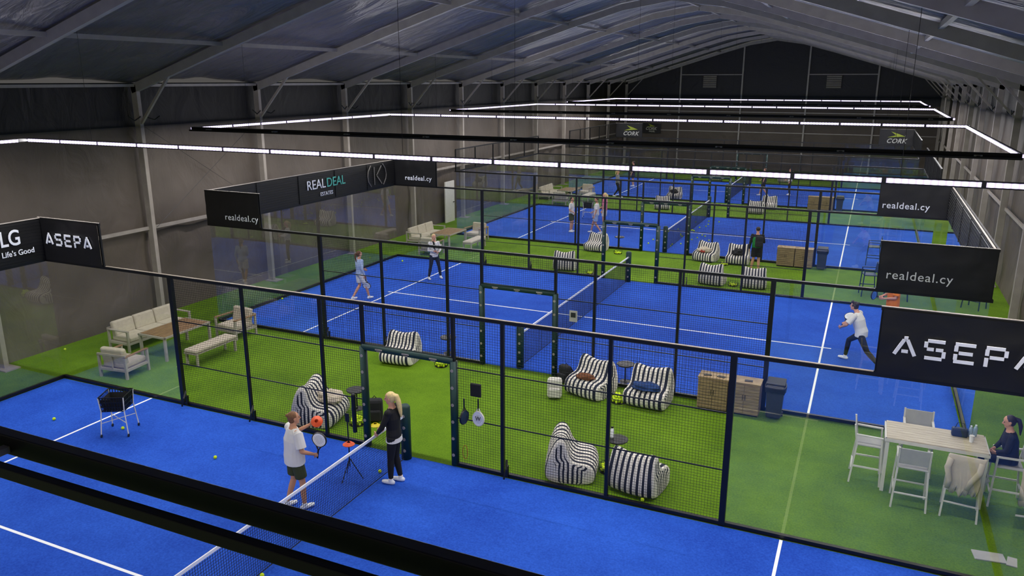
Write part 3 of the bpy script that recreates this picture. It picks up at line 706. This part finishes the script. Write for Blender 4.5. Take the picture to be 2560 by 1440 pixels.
# bar table and chairs ----------------------------------------------------------
bt = T('bar_table', 'tall pale slatted table at the lower right with chairs around', 'table', (9.17, 2.72, 0))
f = MB()
for k in range(8): f.box((0, -.35+k*.1, 1.035), (1.56, .092, .025))
f.build('table_top', M_PALEW, bt)
f = MB()
for s in (-1, 1): f.box((0, s*.385, 1.0), (1.6, .035, .06)); f.box((s*.79, 0, 1.0), (.035, .8, .06))
f.build('apron', M_PLASTW, bt)
for sx in (-1, 1):
    for sy in (-1, 1): MB().box((sx*.76, sy*.36, .49), (.06, .06, .98)).build('leg', M_PLASTW, bt)
def bar_chair(fm, sm, label, gp):
    t = T('bar_chair', label, 'chair', group=gp)
    MB().box((0, 0, .74), (.46, .42, .03)).build('seat', sm, t, bev=.01)
    MB().box((0, -.235, .97), (.45, .02, .30), rx=.12).build('backrest', sm, t, bev=.008)
    for sx in (-1, 1):
        MB().bar((sx*.27, .24, 0), (sx*.235, .2, .93), .03, .03, up=(0, 1, 0)).build('leg', fm, t)
        MB().bar((sx*.27, -.27, 0), (sx*.235, -.2, .74), .03, .03, up=(0, 1, 0)).build('leg', fm, t)
        MB().bar((sx*.24, -.2, .72), (sx*.24, -.26, 1.13), .03, .03, up=(0, 1, 0)).build('back_post', fm, t)
        MB().bar((sx*.24, -.24, .94), (sx*.24, .22, .93), .04, .025).build('armrest', fm, t)
    f = MB(); f.bar((-.26, .24, .28), (.26, .24, .28), .03, .02); f.bar((-.26, -.25, .28), (.26, -.25, .28), .03, .02)
    f.bar((-.26, -.25, .33), (-.26, .24, .33), .02, .03); f.bar((.26, -.25, .33), (.26, .24, .33), .02, .03); f.build('footrest', fm, t)
    return t
bc = bar_chair(M_PLASTW, M_MESHF, 'white bar chair at the left head of the tall table', 'white bar chairs'); bc.location = (8.13, 2.72, 0); bc.rotation_euler = (0, 0, -PI/2)
dup(bc, 'white bar chair at the near side of the tall table, left of the jacket chair', (8.82, 2.07, 0), 0)
dup(bc, 'white bar chair at the near table side with a cream jacket over its back', (9.60, 2.07, 0), -.1)
dup(bc, 'white bar chair behind the far side of the tall table', (8.95, 3.42, 0), PI)
dup(bc, 'white bar chair at the right head of the tall table, under the seated woman', (10.32, 2.78, 0), PI/2)
bs = bar_chair(M_NAVY, M_NAVY, 'navy bar stool right of the service line, far one', 'navy bar stools'); x, y = G(2180, 662); bs.location = (x, y, 0); bs.rotation_euler = (0, 0, PI/2)
for px, py, a, lb in ((2168, 738, 100, 'navy bar stool right of the service line, near one'), (2237, 750, 30, 'navy bar stool under the large smooth banner, left one'), (2425, 755, -20, 'navy bar stool under the large smooth banner, right one')):
    x, y = G(px, py); dup(bs, lb, (x, clear(y, .45), 0), R(a))
b = MB(); path = [(-.325, .50), (-.34, .62), (-.335, .74), (-.325, .86), (-.315, .98), (-.305, 1.08), (-.29, 1.15), (-.262, 1.168), (-.228, 1.15), (-.205, 1.06), (-.19, .97), (-.18, .92)]
vs = []; n = 22; m = len(path)-1
for j, (y, z) in enumerate(path):
    for i in range(n+1):
        u = i/n-.5; wd = (.54 if j > 4 else .40+.05*j/2)
        fold = .022*math.sin(i*1.25+.5*math.sin(j*.9))*max(0, (6-j)/6)
        vs.append((u*wd+.02*math.sin(j*1.1), y-abs(fold)*1.2, z+(.12*noise.noise(Vector((u*6, 2, 7))) if j < 2 or j > 10 else 0)))
b.add(vs, [(j*(n+1)+i, j*(n+1)+i+1, (j+1)*(n+1)+i+1, (j+1)*(n+1)+i) for j in range(m) for i in range(n)])
o = b.build('jacket', M_CREAM, smooth=True, loc=(9.60, 2.07, 0)); o.rotation_euler = (0, 0, -.1); sm = o.modifiers.new('s', 'SOLIDIFY'); sm.thickness = .012; tag(o, 'cream jacket hung over the back of a white bar chair', 'jacket')
MB().tube([(-.22, -.31, 1.10), (-.26, -.35, .95), (-.21, -.375, .74), (-.23, -.36, .58)], [(.045, .03), (.05, .03), (.045, .025), (.035, .02)], 12).build('sleeve', M_CREAM, o, smooth=True)
MB().tube([(.22, -.31, 1.10), (.20, -.36, .95), (.10, -.385, .78), (.05, -.375, .62)], [(.045, .03), (.05, .03), (.045, .025), (.035, .02)], 12).build('sleeve', M_CREAM, o, smooth=True)
t = T('paper_cup', 'white paper cup on the tall table', 'cup', (9.72, 2.72, 1.0475)); MB().lathe([(.03, 0), (.042, .11)]).build('body', M_WHITE, t); MB().lathe([(.044, .11), (.04, .122)]).build('lid', M_PLASTW, t)
M_CLR = mat('bottle_plastic', '#9fb6c4', .15, .05)
for k, (x, y) in enumerate(((9.72, 2.95), (9.8, 3.02))):
    t = T('water_bottle', ('clear water bottle on the tall table, left one', 'clear water bottle on the tall table, right one')[k], 'bottle', (x, y, 1.0475)); MB().lathe([(.03, 0), (.033, .02), (.033, .15), (.014, .19)]).build('body', M_CLR, t, smooth=True); MB().lathe([(.016, .19), (.016, .21)]).build('cap', M_WHITE, t)
t = T('handbag', 'small dark handbag on the tall table', 'bag', (9.55, 2.9, 1.0475)); MB().box((0, 0, .08), (.26, .12, .16)).build('body', M_NAVY, t, bev=.03); MB().tube([(-.08, 0, .15), (-.05, 0, .25), (.05, 0, .25), (.08, 0, .15)], .008, 6).build('handle', M_NAVY, t)
x, y = G(2472, 1393); o = MB().box((0, 0, .01), (.44, .26, .02)).build('reflection_slab', M_MESHF, bev=.004, loc=(x, y, 0)); o.rotation_euler = (0, 0, .12); tag(o, 'pale patch imitating a glass reflection over the turf at the lower right', 'reflection')  # thin pale slab standing in for a bright reflection in the glass

# ball cart ------------------------------------------------------------------
def cart(loc, rz, label):
    t = T('ball_cart', label, 'ball cart', loc, rz, 'ball carts')
    b = MB(); w = .22
    for k in range(9):
        q = -w+2*w*k/8
        for (p0, p1) in (((q, -w, .55), (q, -w-.03, .86)), ((q, w, .55), (q, w+.03, .86)), ((-w, q, .55), (-w-.03, q, .86)), ((w, q, .55), (w+.03, q, .86)), ((q, -w, .55), (q, w, .55)), ((-w, q, .55), (w, q, .55))): b.bar(p0, p1, .012, .012, up=(.3, .2, 1))
    for z in (.55, .65, .75, .86):
        e = w+(z-.55)*.1
        for a, c in (((-e, -e), (e, -e)), ((e, -e), (e, e)), ((e, e), (-e, e)), ((-e, e), (-e, -e))): b.bar((*a, z), (*c, z), .016, .016)
    b.build('basket', M_BLACK, t)
    e = .19; f = MB(); f.add([(-e, -e, .56), (e, -e, .56), (e, e, .56), (-e, e, .56), (-e-.03, -e-.03, .80), (e+.03, -e-.03, .80), (e+.03, e+.03, .80), (-e-.03, e+.03, .80)], [(0, 1, 2, 3), (0, 1, 5, 4), (1, 2, 6, 5), (2, 3, 7, 6), (3, 0, 4, 7)]); f.build('liner', M_DK, t)
    for sx in (-1, 1):
        for sy in (-1, 1):
            MB().tube([(sx*.25, sy*.25, .86), (sx*.23, sy*.23, .55), (sx*.27, sy*.27, .07)], .012, 8).build('leg', M_PLASTW, t)
            MB().tube([(sx*.27-.012, sy*.27, .032), (sx*.27+.012, sy*.27, .032)], .032, 14).build('wheel', M_BLACK, t)
    MB().bar((-.25, -.25, .3), (.25, .25, .3), .012, .012).bar((-.25, .25, .3), (.25, -.25, .3), .012, .012).build('cross_brace', M_PLASTW, t)
    return t
x, y = G(302, 1080); ct = cart((x, y, .012), .5, 'black wheeled ball cart with white legs on the nearest court')
x, y = G(1470, 545); dup(ct, 'distant ball cart beside the players on the third court', (x, y, .012), .2)

# cones, tripod, things on the fence ----------------------------------------------
M_ORANGE = mat('orange_plastic', '#e8551c', .5, .05); M_YEL = mat('yellow_plastic', '#d9c318', .5, .05)
def marker(x, y, z, m, label):
    o = MB().lathe([(.11, 0), (.11, .008), (.05, .05), (.035, .05), (.035, .045), (.1, .0)], n=24).build('disc_cone', m, smooth=False, loc=(x, y, z)); return tag(o, label, 'cone')
tx, ty = G(877, 1198)
t = T('phone_tripod', 'black tripod holding a phone beside the nearest net', 'tripod', (tx, ty, .012))
MB().tube([(0, 0, .25), (0, 0, 1.15)], .011, 8).build('pole', M_BLACK, t)
for k in range(3):
    a = 2*PI*k/3+.4; MB().tube([(0, 0, .42), (.23*math.cos(a), .23*math.sin(a), .01)], .009, 6).build('leg', M_BLACK, t)
MB().box((0, 0, 1.22), (.09, .014, .17)).build('phone', M_BLACK, t, bev=.006)
marker(tx, ty, .70, M_ORANGE, 'orange disc cone hung on the phone tripod')
x, y = G(938, 1064); marker(x, y, 0, M_YEL, 'yellow disc cone on the turf behind the near gate')
def racket(loc, rot, mface, label, mrim=None):
    t = T('padel_racket', label, 'racket', loc); t.rotation_euler = rot
    n = 28; pts = []
    for k in range(n):
        a = 2*PI*k/n; pts.append((.128*math.cos(a)*(1 if math.sin(a) > 0 else 1-.18*math.sin(a)**2), .31+.135*math.sin(a)))
    b = MB(); b.add([(x, -.012, z) for x, z in pts]+[(x, .012, z) for x, z in pts], [tuple(range(n)), tuple(range(n, 2*n))[::-1]]); b.build('face', mface, t)
    b = MB(); b.tube([(x, 0, z) for x, z in pts+pts[:1]], [(.019, .010)]*(n+1), 8, (0, 1, 0)); b.tube([(-.05, 0, .19), (-.012, 0, .12)], .011, 6); b.tube([(.05, 0, .19), (.012, 0, .12)], .011, 6); b.build('rim', mrim or M_BLACK, t)
    b = MB(); b.tube([(0, 0, -.06), (0, 0, .13)], [(.016, .014)]*2, 10); b.build('grip', M_BLACK, t)
    b = MB()
    for i in range(-3, 4):
        for j in range(-3, 4):
            if math.hypot(i, j) < 3.4: b.tube([(i*.024, -.0135, .32+j*.024), (i*.024, .0135, .32+j*.024)], .005, 6)
    b.build('hole_pattern', M_DK, t)
    return t
x, z = FY(1196, 1005, -.08); rk = racket((x, -.09, z), (0, PI, 0), M_WHITE, 'white racket hanging upside down on the near fence', M_PLASTW); rk.scale = (.9, 1, 1.05)
text('W', .12, M_DIM, rk, (0, -.02, .31), (PI/2, PI, 0), off=.0)
x, z = FY(1165, 1000, -.08); o = racket((x, -.16, z), (0, PI, PI/2-.12), M_NAVY, 'dark racket hanging edge-on beside the white racket')
x, z = FY(1190, 975, -.08); o = MB().box((0, 0, 0), (.22, .05, .26)).build('pouch', M_DK, bev=.02, loc=(x, -.09, z)); tag(o, 'square black pouch hanging on the fence above the rackets', 'pouch')
x, z = FY(1163, 1130, -.06); b = MB(); b.tube([(.05*math.cos(a*PI/8), 0, .14*math.sin(a*PI/8)) for a in range(17)], .005, 5, (0, 1, 0)); o = b.build('cord_loop', M_RED, loc=(x, -.06, z)); tag(o, 'thin red cord loop hanging on the fence below the rackets', 'cord')
x, z = FY(888, 1080, -.13); t = T('court_camera', 'tall black cylinder device strapped beside the near gate', 'device', (x, -.13, z)); MB().lathe([(.04, 0), (.045, .02), (.045, .80), (.03, .82)]).build('body', M_BLACK, t); MB().box((0, .065, .5), (.06, .05, .04)).build('bracket', M_BLACK, t)
x, z = FY(1434, 790, 5.1); t = T('fence_sign', 'small grey sign hanging on the near fence of the second court', 'sign', (x, 5.08, z)); MB().box((0, 0, 0), (.2, .012, .28)).build('board', M_MESHF, t); MB().box((0, -.008, .03), (.12, .004, .12)).build('print', M_BIN, t)

# ---------------------------------------------------------------- people
def V(*a): return Vector(a)
def person(label, loc, rz, h=1.72, J=None, lean=0, turn=0, tilt=0, shirt=None, sleeve='short', legs=None, leglen='long', shoe=None, hairm=None, hair='short', skin=None, vox=.012, female=False, hold=None, loose=0):
    skin = skin or M_SKIN; shoe = shoe or M_WHITE; hairm = hairm or mat('dark_hair', '#2a1c14', .6, .2)
    t = T('person', label, 'person', loc, rz)
    k = h/1.75; wS = .165 if female else .19; lo = loose
    D = dict(pel=V(0, 0, .95), wai=V(0, 0, 1.08), che=V(0, 0, 1.28), sho=V(0, -.01, 1.41), nec=V(0, -.005, 1.50), hd=V(0, .015, 1.635),
             sR=V(wS, 0, 1.415), sL=V(-wS, 0, 1.415), eR=V(wS+.06, -.02, 1.13), eL=V(-wS-.06, -.02, 1.13), wR=V(wS+.07, .06, .88), wL=V(-wS-.07, .06, .88),
             hR=V(.09, 0, .92), hL=V(-.09, 0, .92), kR=V(.10, .02, .50), kL=V(-.10, .02, .50), aR=V(.11, -.02, .085), aL=V(-.11, -.02, .085))
    for q in (J or {}): D[q] = V(*J[q])
    if lean:
        M = Matrix.Rotation(-lean, 3, 'X'); c = D['pel'].copy()
        for q in ('wai', 'che', 'sho', 'nec', 'hd', 'sR', 'sL', 'eR', 'eL', 'wR', 'wL'): D[q] = c+M @ (D[q]-c)
    for q in D: D[q] = D[q]*k
    b = MB(); X = (1, 0, 0)
    def lp(a, c, f): return a+(c-a)*f
    tor = [(D['pel']-V(0, 0, .06)*k, (.15, .11)), (D['pel']+V(0, 0, .03)*k, (.16, .115)), (D['wai'], (.13 if female else .145, .10)), (D['che'], (.155 if female else .17, .12)), (D['sho'], (.15 if female else .17, .085)), (lp(D['sho'], D['nec'], .6), (.075, .065)), (D['nec'], (.054, .056)), (lp(D['nec'], D['hd'], .5), (.052, .054))]
    b.tube([p for p, r in tor], [(r[0]*k, r[1]*k) for p, r in tor], 16, X)
    hd = D['hd']; Mh = Matrix.Rotation(turn, 3, 'Z') @ Matrix.Rotation(-tilt, 3, 'X')
    def hp(x, y, z): return hd+Mh @ (V(x, y, z)*k)
    b.sph(hp(0, -.01, .03), (.076*k, .092*k, .085*k), 14, 10); b.sph(hp(0, .012, -.03), (.062*k, .075*k, .075*k), 14, 10); b.sph(hp(0, .055, -.085), (.03*k, .03*k, .025*k), 8, 6)
    b.tube([hp(0, .085, .02), hp(0, .105, -.02), hp(0, .085, -.028)], [.009*k, .015*k, .012*k], 8)
    for s in (-1, 1): b.sph(hp(s*.078, -.005, -.005), (.014*k, .02*k, .032*k), 8, 6)
    hands = {}
    for s, q in ((1, 'R'), (-1, 'L')):
        sh, el, wr = D['s'+q], D['e'+q], D['w'+q]
        b.sph(sh, .056*k, 10, 8)
        b.tube([lp(D['sho'], sh, .3), sh, lp(sh, el, .35), el], [.06*k, .055*k, .047*k, .037*k], 10); b.sph(el, .037*k, 8, 6)
        b.tube([el, lp(el, wr, .3), wr], [.038*k, .038*k, .025*k], 10)
        d = (wr-el).normalized(); hands[q] = wr+d*.08*k
        sd = d.cross(V(s, 0, 0)) if abs(d.x) < .9 else d.cross(V(0, 0, 1))
        sd = sd.normalized(); pn = d.cross(sd).normalized()
        inn = -pn if pn.dot(V(s, 0, 0)) > 0 else pn
        b.tube([wr-d*.01, wr+d*.03*k, wr+d*.085*k], [(.026*k, .02*k), (.038*k, .016*k), (.042*k, .015*k)], 10, sd)
        grip = hold and q in hold; cu = 1.0 if grip else .28
        for i, (off, ln) in enumerate(((.033, .072), (.011, .08), (-.011, .074), (-.033, .058))):
            p0 = wr+d*.08*k+sd*off*k; p1 = p0+(d*math.cos(cu*.7)+inn*math.sin(cu*.7))*ln*.42*k; p2 = p1+(d*math.cos(cu*1.8)+inn*math.sin(cu*1.8))*ln*.33*k; p3 = p2+(d*math.cos(cu*2.8)+inn*math.sin(cu*2.8))*ln*.28*k
            b.tube([p0-d*.01, p1, p2, p3], [.0095*k, .009*k, .0085*k, .007*k], 8, sd)
        p0 = wr+d*.03*k+sd*.03*k; b.tube([p0, p0+(d*.5+sd*.6+inn*.3)*.045*k, p0+(d*.9+sd*.55+inn*.7)*.06*k], [.014*k, .011*k, .009*k], 8)
        hi, kn, an = D['h'+q], D['k'+q], D['a'+q]
        b.tube([lp(D['pel'], hi, .5), hi, lp(hi, kn, .4), kn], [.09*k, .088*k, .076*k, .054*k], 12); b.sph(kn, .053*k, 10, 8)
        b.tube([kn, lp(kn, an, .3), an], [.052*k, .055*k, .034*k], 10)
    b.build('body', skin, t, vox=vox)
    for s in (-1, 1): MB().sph(hp(s*.03, .078, .012), (.012*k, .008*k, .008*k), 8, 6).build('eye', M_DARKEYE, t)
    MB().sph(hp(0, .08, -.056), (.022*k, .008*k, .006*k), 8, 6).build('mouth', M_LIP, t)
    for q in 'RL':
        an = D['a'+q]
        f = V(0, 1, 0)
        if an.z > .16*k: f = V(0, .8, -.55).normalized()
        up = V(0, 0, 1) if an.z <= .16*k else V(0, .55, .8)
        base = an-up*.045*k
        b = MB(); b.tube([base-f*.075*k, base-f*.04*k, base+f*.06*k, base+f*.13*k, base+f*.175*k], [(.025*k, .03*k), (.038*k, .042*k), (.045*k, .04*k), (.046*k, .032*k), (.028*k, .022*k)], 12, X)
        b.tube([base, an+up*.03*k], [.045*k, .042*k], 10, X); o = b.build('shoe', shoe, t, vox=max(.008, vox*.8))
    if shirt:
        b = MB()
        bot = D['pel']-V(0, 0, .07+lo)*k
        tr = [(bot, (.172+lo, .128+lo)), (D['pel']+V(0, 0, .03)*k, (.172+lo, .128+lo)), (D['wai'], ((.145 if female else .165)+lo, .12+lo)), (D['che'], ((.168 if female else .19)+lo*.7, .138+lo*.5)), (D['sho'], ((.155 if female else .18), .10)), (lp(D['sho'], D['nec'], .5), (.09, .08))]
        b.tube([p for p, r in tr], [(r[0]*k, r[1]*k) for p, r in tr], 18, X)
        for q in 'RL':
            sh, el, wr = D['s'+q], D['e'+q], D['w'+q]
            b.sph(sh, .068*k, 10, 8)
            if sleeve == 'short': b.tube([lp(D['sho'], sh, .3), sh, lp(sh, el, .8)], [.072*k, .07*k+lo*.3, .068*k+lo*.6], 12)
            else:
                b.tube([lp(D['sho'], sh, .3), sh, lp(sh, el, .4), el], [.07*k, .066*k, .058*k, .05*k], 12); b.sph(el, .05*k, 8, 6); b.tube([el, lp(el, wr, .95)], [.049*k, .036*k], 12)
        b.build('shirt', shirt, t, vox=vox)
    if legs:
        b = MB(); b.tube([D['pel']-V(0, 0, .05)*k, D['pel']+V(0, 0, .05)*k, D['pel']+V(0, 0, .1)*k], [(.165*k, .122*k), (.166*k, .122*k), (.155*k, .115*k)], 16, X)
        for q in 'RL':
            hi, kn, an = D['h'+q], D['k'+q], D['a'+q]
            if leglen == 'short': b.tube([lp(D['pel'], hi, .5), hi, lp(hi, kn, .78)], [.1*k, .107*k, .102*k], 14)
            else:
                b.tube([lp(D['pel'], hi, .5), hi, lp(hi, kn, .4), kn], [.1*k, .1*k, .086*k, .064*k], 14); b.sph(kn, .063*k, 10, 8); b.tube([kn, lp(kn, an, .3), lp(kn, an, .92)], [.062*k, .064*k, .045*k], 12)
        b.build('shorts' if leglen == 'short' else 'trousers', legs, t, vox=vox)
    b = MB(); b.sph(hp(0, -.025, .04), (.084*k, .088*k, .084*k), 14, 10)
    if hair != 'short' or female: b.sph(hp(0, -.04, -.005), (.076*k, .066*k, .085*k), 12, 8)
    if hair == 'pony': b.tube([hp(0, -.10, .05), hp(0, -.15, .02), hp(0, -.16, -.10), hp(0, -.13, -.27)], [.03*k, .036*k, .036*k, .012*k], 10)
    if hair == 'long': b.tube([hp(0, -.08, .05), hp(0, -.125, .03), hp(0, -.145, -.07), hp(0, -.145, -.18), hp(0, -.14, -.29), hp(0, -.135, -.38)], [(.05*k, .035*k), (.055*k, .045*k), (.06*k, .042*k), (.055*k, .038*k), (.042*k, .028*k), (.012*k, .01*k)], 12)
    if hair == 'bun': b.sph(hp(0, -.11, .07), .03*k, 10, 8)
    if hair == 'curly':
        for a in range(14): b.sph(hp(.07*math.cos(a*2.4), -.02+.075*math.sin(a*2.4), .06+.05*math.sin(a*1.3)), .032*k, 8, 6)
    b.build('hair', hairm, t, vox=max(.009, vox))
    bpy.context.view_layer.update()
    return t, {q: t.matrix_world @ hands[q] for q in hands}, D
hB = mat('blonde_hair', '#d8c083', .6, .12, 30); hD = mat('dark_hair', '#2a1c14', .6, .2, 30); hBr = mat('brown_hair', '#5a3a22', .6, .2, 30); hLb = mat('light_brown_hair', '#77512f', .6, .2, 30)
cW = mat('white_shirt', '#dcdad6', .85, .04); cBk = mat('black_clothes', '#0e0e10', .85, .1); cOl = mat('olive_shorts', '#353d20', .85, .08); cNv = mat('navy_clothes', '#161f36', .85, .08)
cOr = mat('orange_shirt', '#e07a10', .85, .05); cGr = mat('green_vest', '#178a3a', .85, .05); cPk = mat('pink_shirt', '#d87a96', .85, .05); cLb = mat('pale_blue_shirt', '#9fb4d6', .85, .12, 14)
def at(px, py, z=.012): x, y = G(px, py, z); return (x, clear(y, .35), z)
t, H, D = person('bearded person in white t-shirt and olive shorts holding a white racket by the net', at(746, 1266), R(-28), 1.76, dict(eR=(.28, .02, 1.13), wR=(.22, .26, 1.00), eL=(-.29, .14, 1.24), wL=(-.16, .36, 1.38), kR=(.12, .06, .5), aR=(.14, .06, .085), kL=(-.1, .0, .5), aL=(-.12, -.14, .085)), shirt=cW, legs=cOl, leglen='short', hairm=hLb, hair='bun', skin=M_SKIN2, vox=.007, turn=R(-8), hold='RL', lean=.04, loose=.04)
racket((H['R'].x, H['R'].y, H['R'].z), (R(5), R(12), R(10)), M_WHITE, 'white racket held upright by the person in white t-shirt', M_BLACK)
o = MB().lathe([(.10, 0), (.10, .01), (.04, .06), (.03, .06), (.03, .05), (.09, .0)], n=20).build('disc_cone', M_ORANGE, loc=tuple(Vector(H['L'])+Vector((.07, -.01, .03)))); o.rotation_euler = (1.0, 0, .5); tag(o, 'orange disc cone held out by the person with the white racket', 'cone')
t, H, D = person('blonde person in black top and leggings leaning a hand on the nearest net', at(990, 1206), R(98), 1.77, dict(eL=(-.24, .10, 1.17), wL=(-.17, .23, 1.03), eR=(.2, .08, 1.15), wR=(.12, .24, 1.04), kR=(.08, .02, .5), aR=(.08, -.06, .085), kL=(-.07, .05, .5), aL=(-.08, .06, .085)), shirt=cBk, sleeve='long', legs=cBk, leglen='long', hairm=hB, hair='long', vox=.007, female=True, turn=R(6), tilt=R(10), lean=.05)
MB().tube([D['pel']-V(0, 0, .11), D['pel']-V(0, 0, .03)], [(.185, .145), (.178, .135)], 20).build('shirt_hem', cW, t)
STR = dict(kR=(.1, .16, .52), aR=(.11, .26, .085), kL=(-.1, .03, .5), aL=(-.11, -.26, .10))
t, H, D = person('person in pale blue top and white shorts walking with a racket on the second court', at(903, 748), R(-25), 1.66, dict(STR, eR=(.24, -.04, 1.13), wR=(.24, .05, .89), eL=(-.2, .0, 1.15), wL=(-.1, .2, 1.05)), shirt=cLb, sleeve='long', legs=cW, leglen='short', hairm=hBr, hair='pony', vox=.011, female=True)
racket(tuple(H['R']), (R(200), 0, R(20)), M_WHITE, 'white racket hanging from the hand of the person in pale blue')
t, H, D = person('person in white top and dark trousers standing at the far side of the second court', at(1087, 697), R(-130), 1.68, dict(eR=(.24, .05, 1.15), wR=(.1, .28, 1.15), eL=(-.24, .05, 1.15), wL=(-.08, .27, 1.1), aR=(.24, 0, .085), kR=(.17, .04, .5), aL=(-.24, 0, .085), kL=(-.17, .04, .5)), shirt=cW, sleeve='long', legs=cNv, hairm=hB, hair='pony', vox=.011, female=True, hold='R')
racket(tuple(H['R']), (0, R(-50), R(-40)), M_DK, 'dark racket held by the person in white top and dark trousers')
t, H, D = person('curly-haired person in white t-shirt and black trousers lunging for a shot', at(2144, 912), R(72), 1.80, dict(eR=(.36, .16, 1.18), wR=(.22, .40, 1.12), eL=(-.3, .2, 1.14), wL=(-.12, .42, 1.08), pel=(0, 0, .85), wai=(0, 0, .98), che=(0, 0, 1.18), sho=(0, -.01, 1.31), nec=(0, -.005, 1.40), hd=(0, .015, 1.535), sR=(.19, 0, 1.315), sL=(-.19, 0, 1.315), hR=(.09, .0, .82), hL=(-.09, 0, .82), kR=(.18, .34, .54), aR=(.22, .40, .085), kL=(-.20, -.24, .46), aL=(-.32, -.62, .19)), lean=.34, shirt=cW, legs=cBk, hairm=hD, hair='curly', skin=M_SKIN, vox=.009, hold='R', loose=.02)
racket(tuple(H['R']), (R(60), 0, R(150)), M_WHITE, 'pale racket swung low by the lunging person')
t, H, D = person('person in orange t-shirt and navy shorts waiting at the right end of the second court', at(2222, 836), R(110), 1.76, dict(eR=(.26, .05, 1.15), wR=(.12, .3, 1.1), eL=(-.26, .05, 1.15), wL=(-.12, .3, 1.1)), shirt=cOr, legs=cNv, leglen='short', hairm=hD, vox=.012, hold='R', loose=.04)
racket(tuple(H['R']), (0, R(-70), R(60)), mat('blue_racket', '#2f7fd8', .4, .05), 'light blue racket held by the person in orange')
sit = dict(pel=(0, -.02, .86), wai=(0, -.01, .99), che=(0, .03, 1.18), sho=(0, .04, 1.31), nec=(0, .06, 1.40), hd=(0, .09, 1.53), sR=(.165, .04, 1.31), sL=(-.165, .04, 1.31), eR=(.22, .1, 1.06), eL=(-.22, .1, 1.06), wR=(.1, .22, .97), wL=(-.1, .22, .97), hR=(.09, 0, .86), hL=(-.09, 0, .86), kR=(.10, .40, .84), kL=(-.10, .40, .84), aR=(.09, .32, .42), aL=(-.09, .34, .42))
t, H, D = person('dark-haired person in black seated at the right head of the tall table', (10.32, 2.78, .0), R(92), 1.72, sit, shirt=cBk, sleeve='long', legs=cBk, shoe=cW, hairm=hD, hair='pony', vox=.009, female=True, tilt=R(15))
t, H, D = person('person in green vest and dark jacket standing between courts with a backpack', at(1887, 680, 0), R(15), 1.76, dict(eR=(.26, .05, 1.16), wR=(.12, .26, 1.3), aL=(-.15, .1, .085)), shirt=cBk, sleeve='long', legs=cBk, leglen='short', hairm=hD, vox=.014)
MB().tube([D['pel']+V(0, 0, .02), D['wai'], D['che'], D['sho']+V(0, 0, -.02)], [(.185, .145), (.178, .135), (.2, .15), (.17, .12)], 16).build('vest', cGr, t, smooth=True)
backpack((t.location.x+.1, t.location.y-.26, 1.02), R(15), M_DK, 'black backpack worn by the person in the green vest', .9)
for k, (px, py, rz, lb, sh, lg, ll, hm, fem, sl) in enumerate((
    (1428, 580, -90, 'person in white t-shirt and olive shorts on the third court', cW, cOl, 'short', hD, False, 'short'),
    (1490, 583, 100, 'person in white t-shirt on the third court beside the one in pink', cW, cLb, 'short', hBr, False, 'short'),
    (1510, 570, 90, 'person in pink top on the third court', cPk, cW, 'short', hB, True, 'short'),
    (1545, 492, -90, 'distant person in grey top on the farthest court, left of the one in black', mat('grey_top', '#7d7f86', .85, .1), cBk, 'long', hB, True, 'long'),
    (1582, 466, 90, 'distant person in black top on the farthest court left half', cBk, cNv, 'short', hD, False, 'short'),
    (1908, 490, 90, 'distant person in dark top right of the farthest net', cNv, cBk, 'short', hBr, False, 'short'),
    (1972, 488, 100, 'distant person in white top and black trousers on the farthest court', cW, cBk, 'long', hD, True, 'short'))):
    t, H, D = person(lb, at(px, py), R(rz), 1.7+.03*(k % 3), dict(STR if k % 2 else {}, wR=(.2, .22, 1.0)), shirt=sh, sleeve=sl, legs=lg, leglen=ll, hairm=hm, hair='pony' if fem else 'short', female=fem, vox=.018)
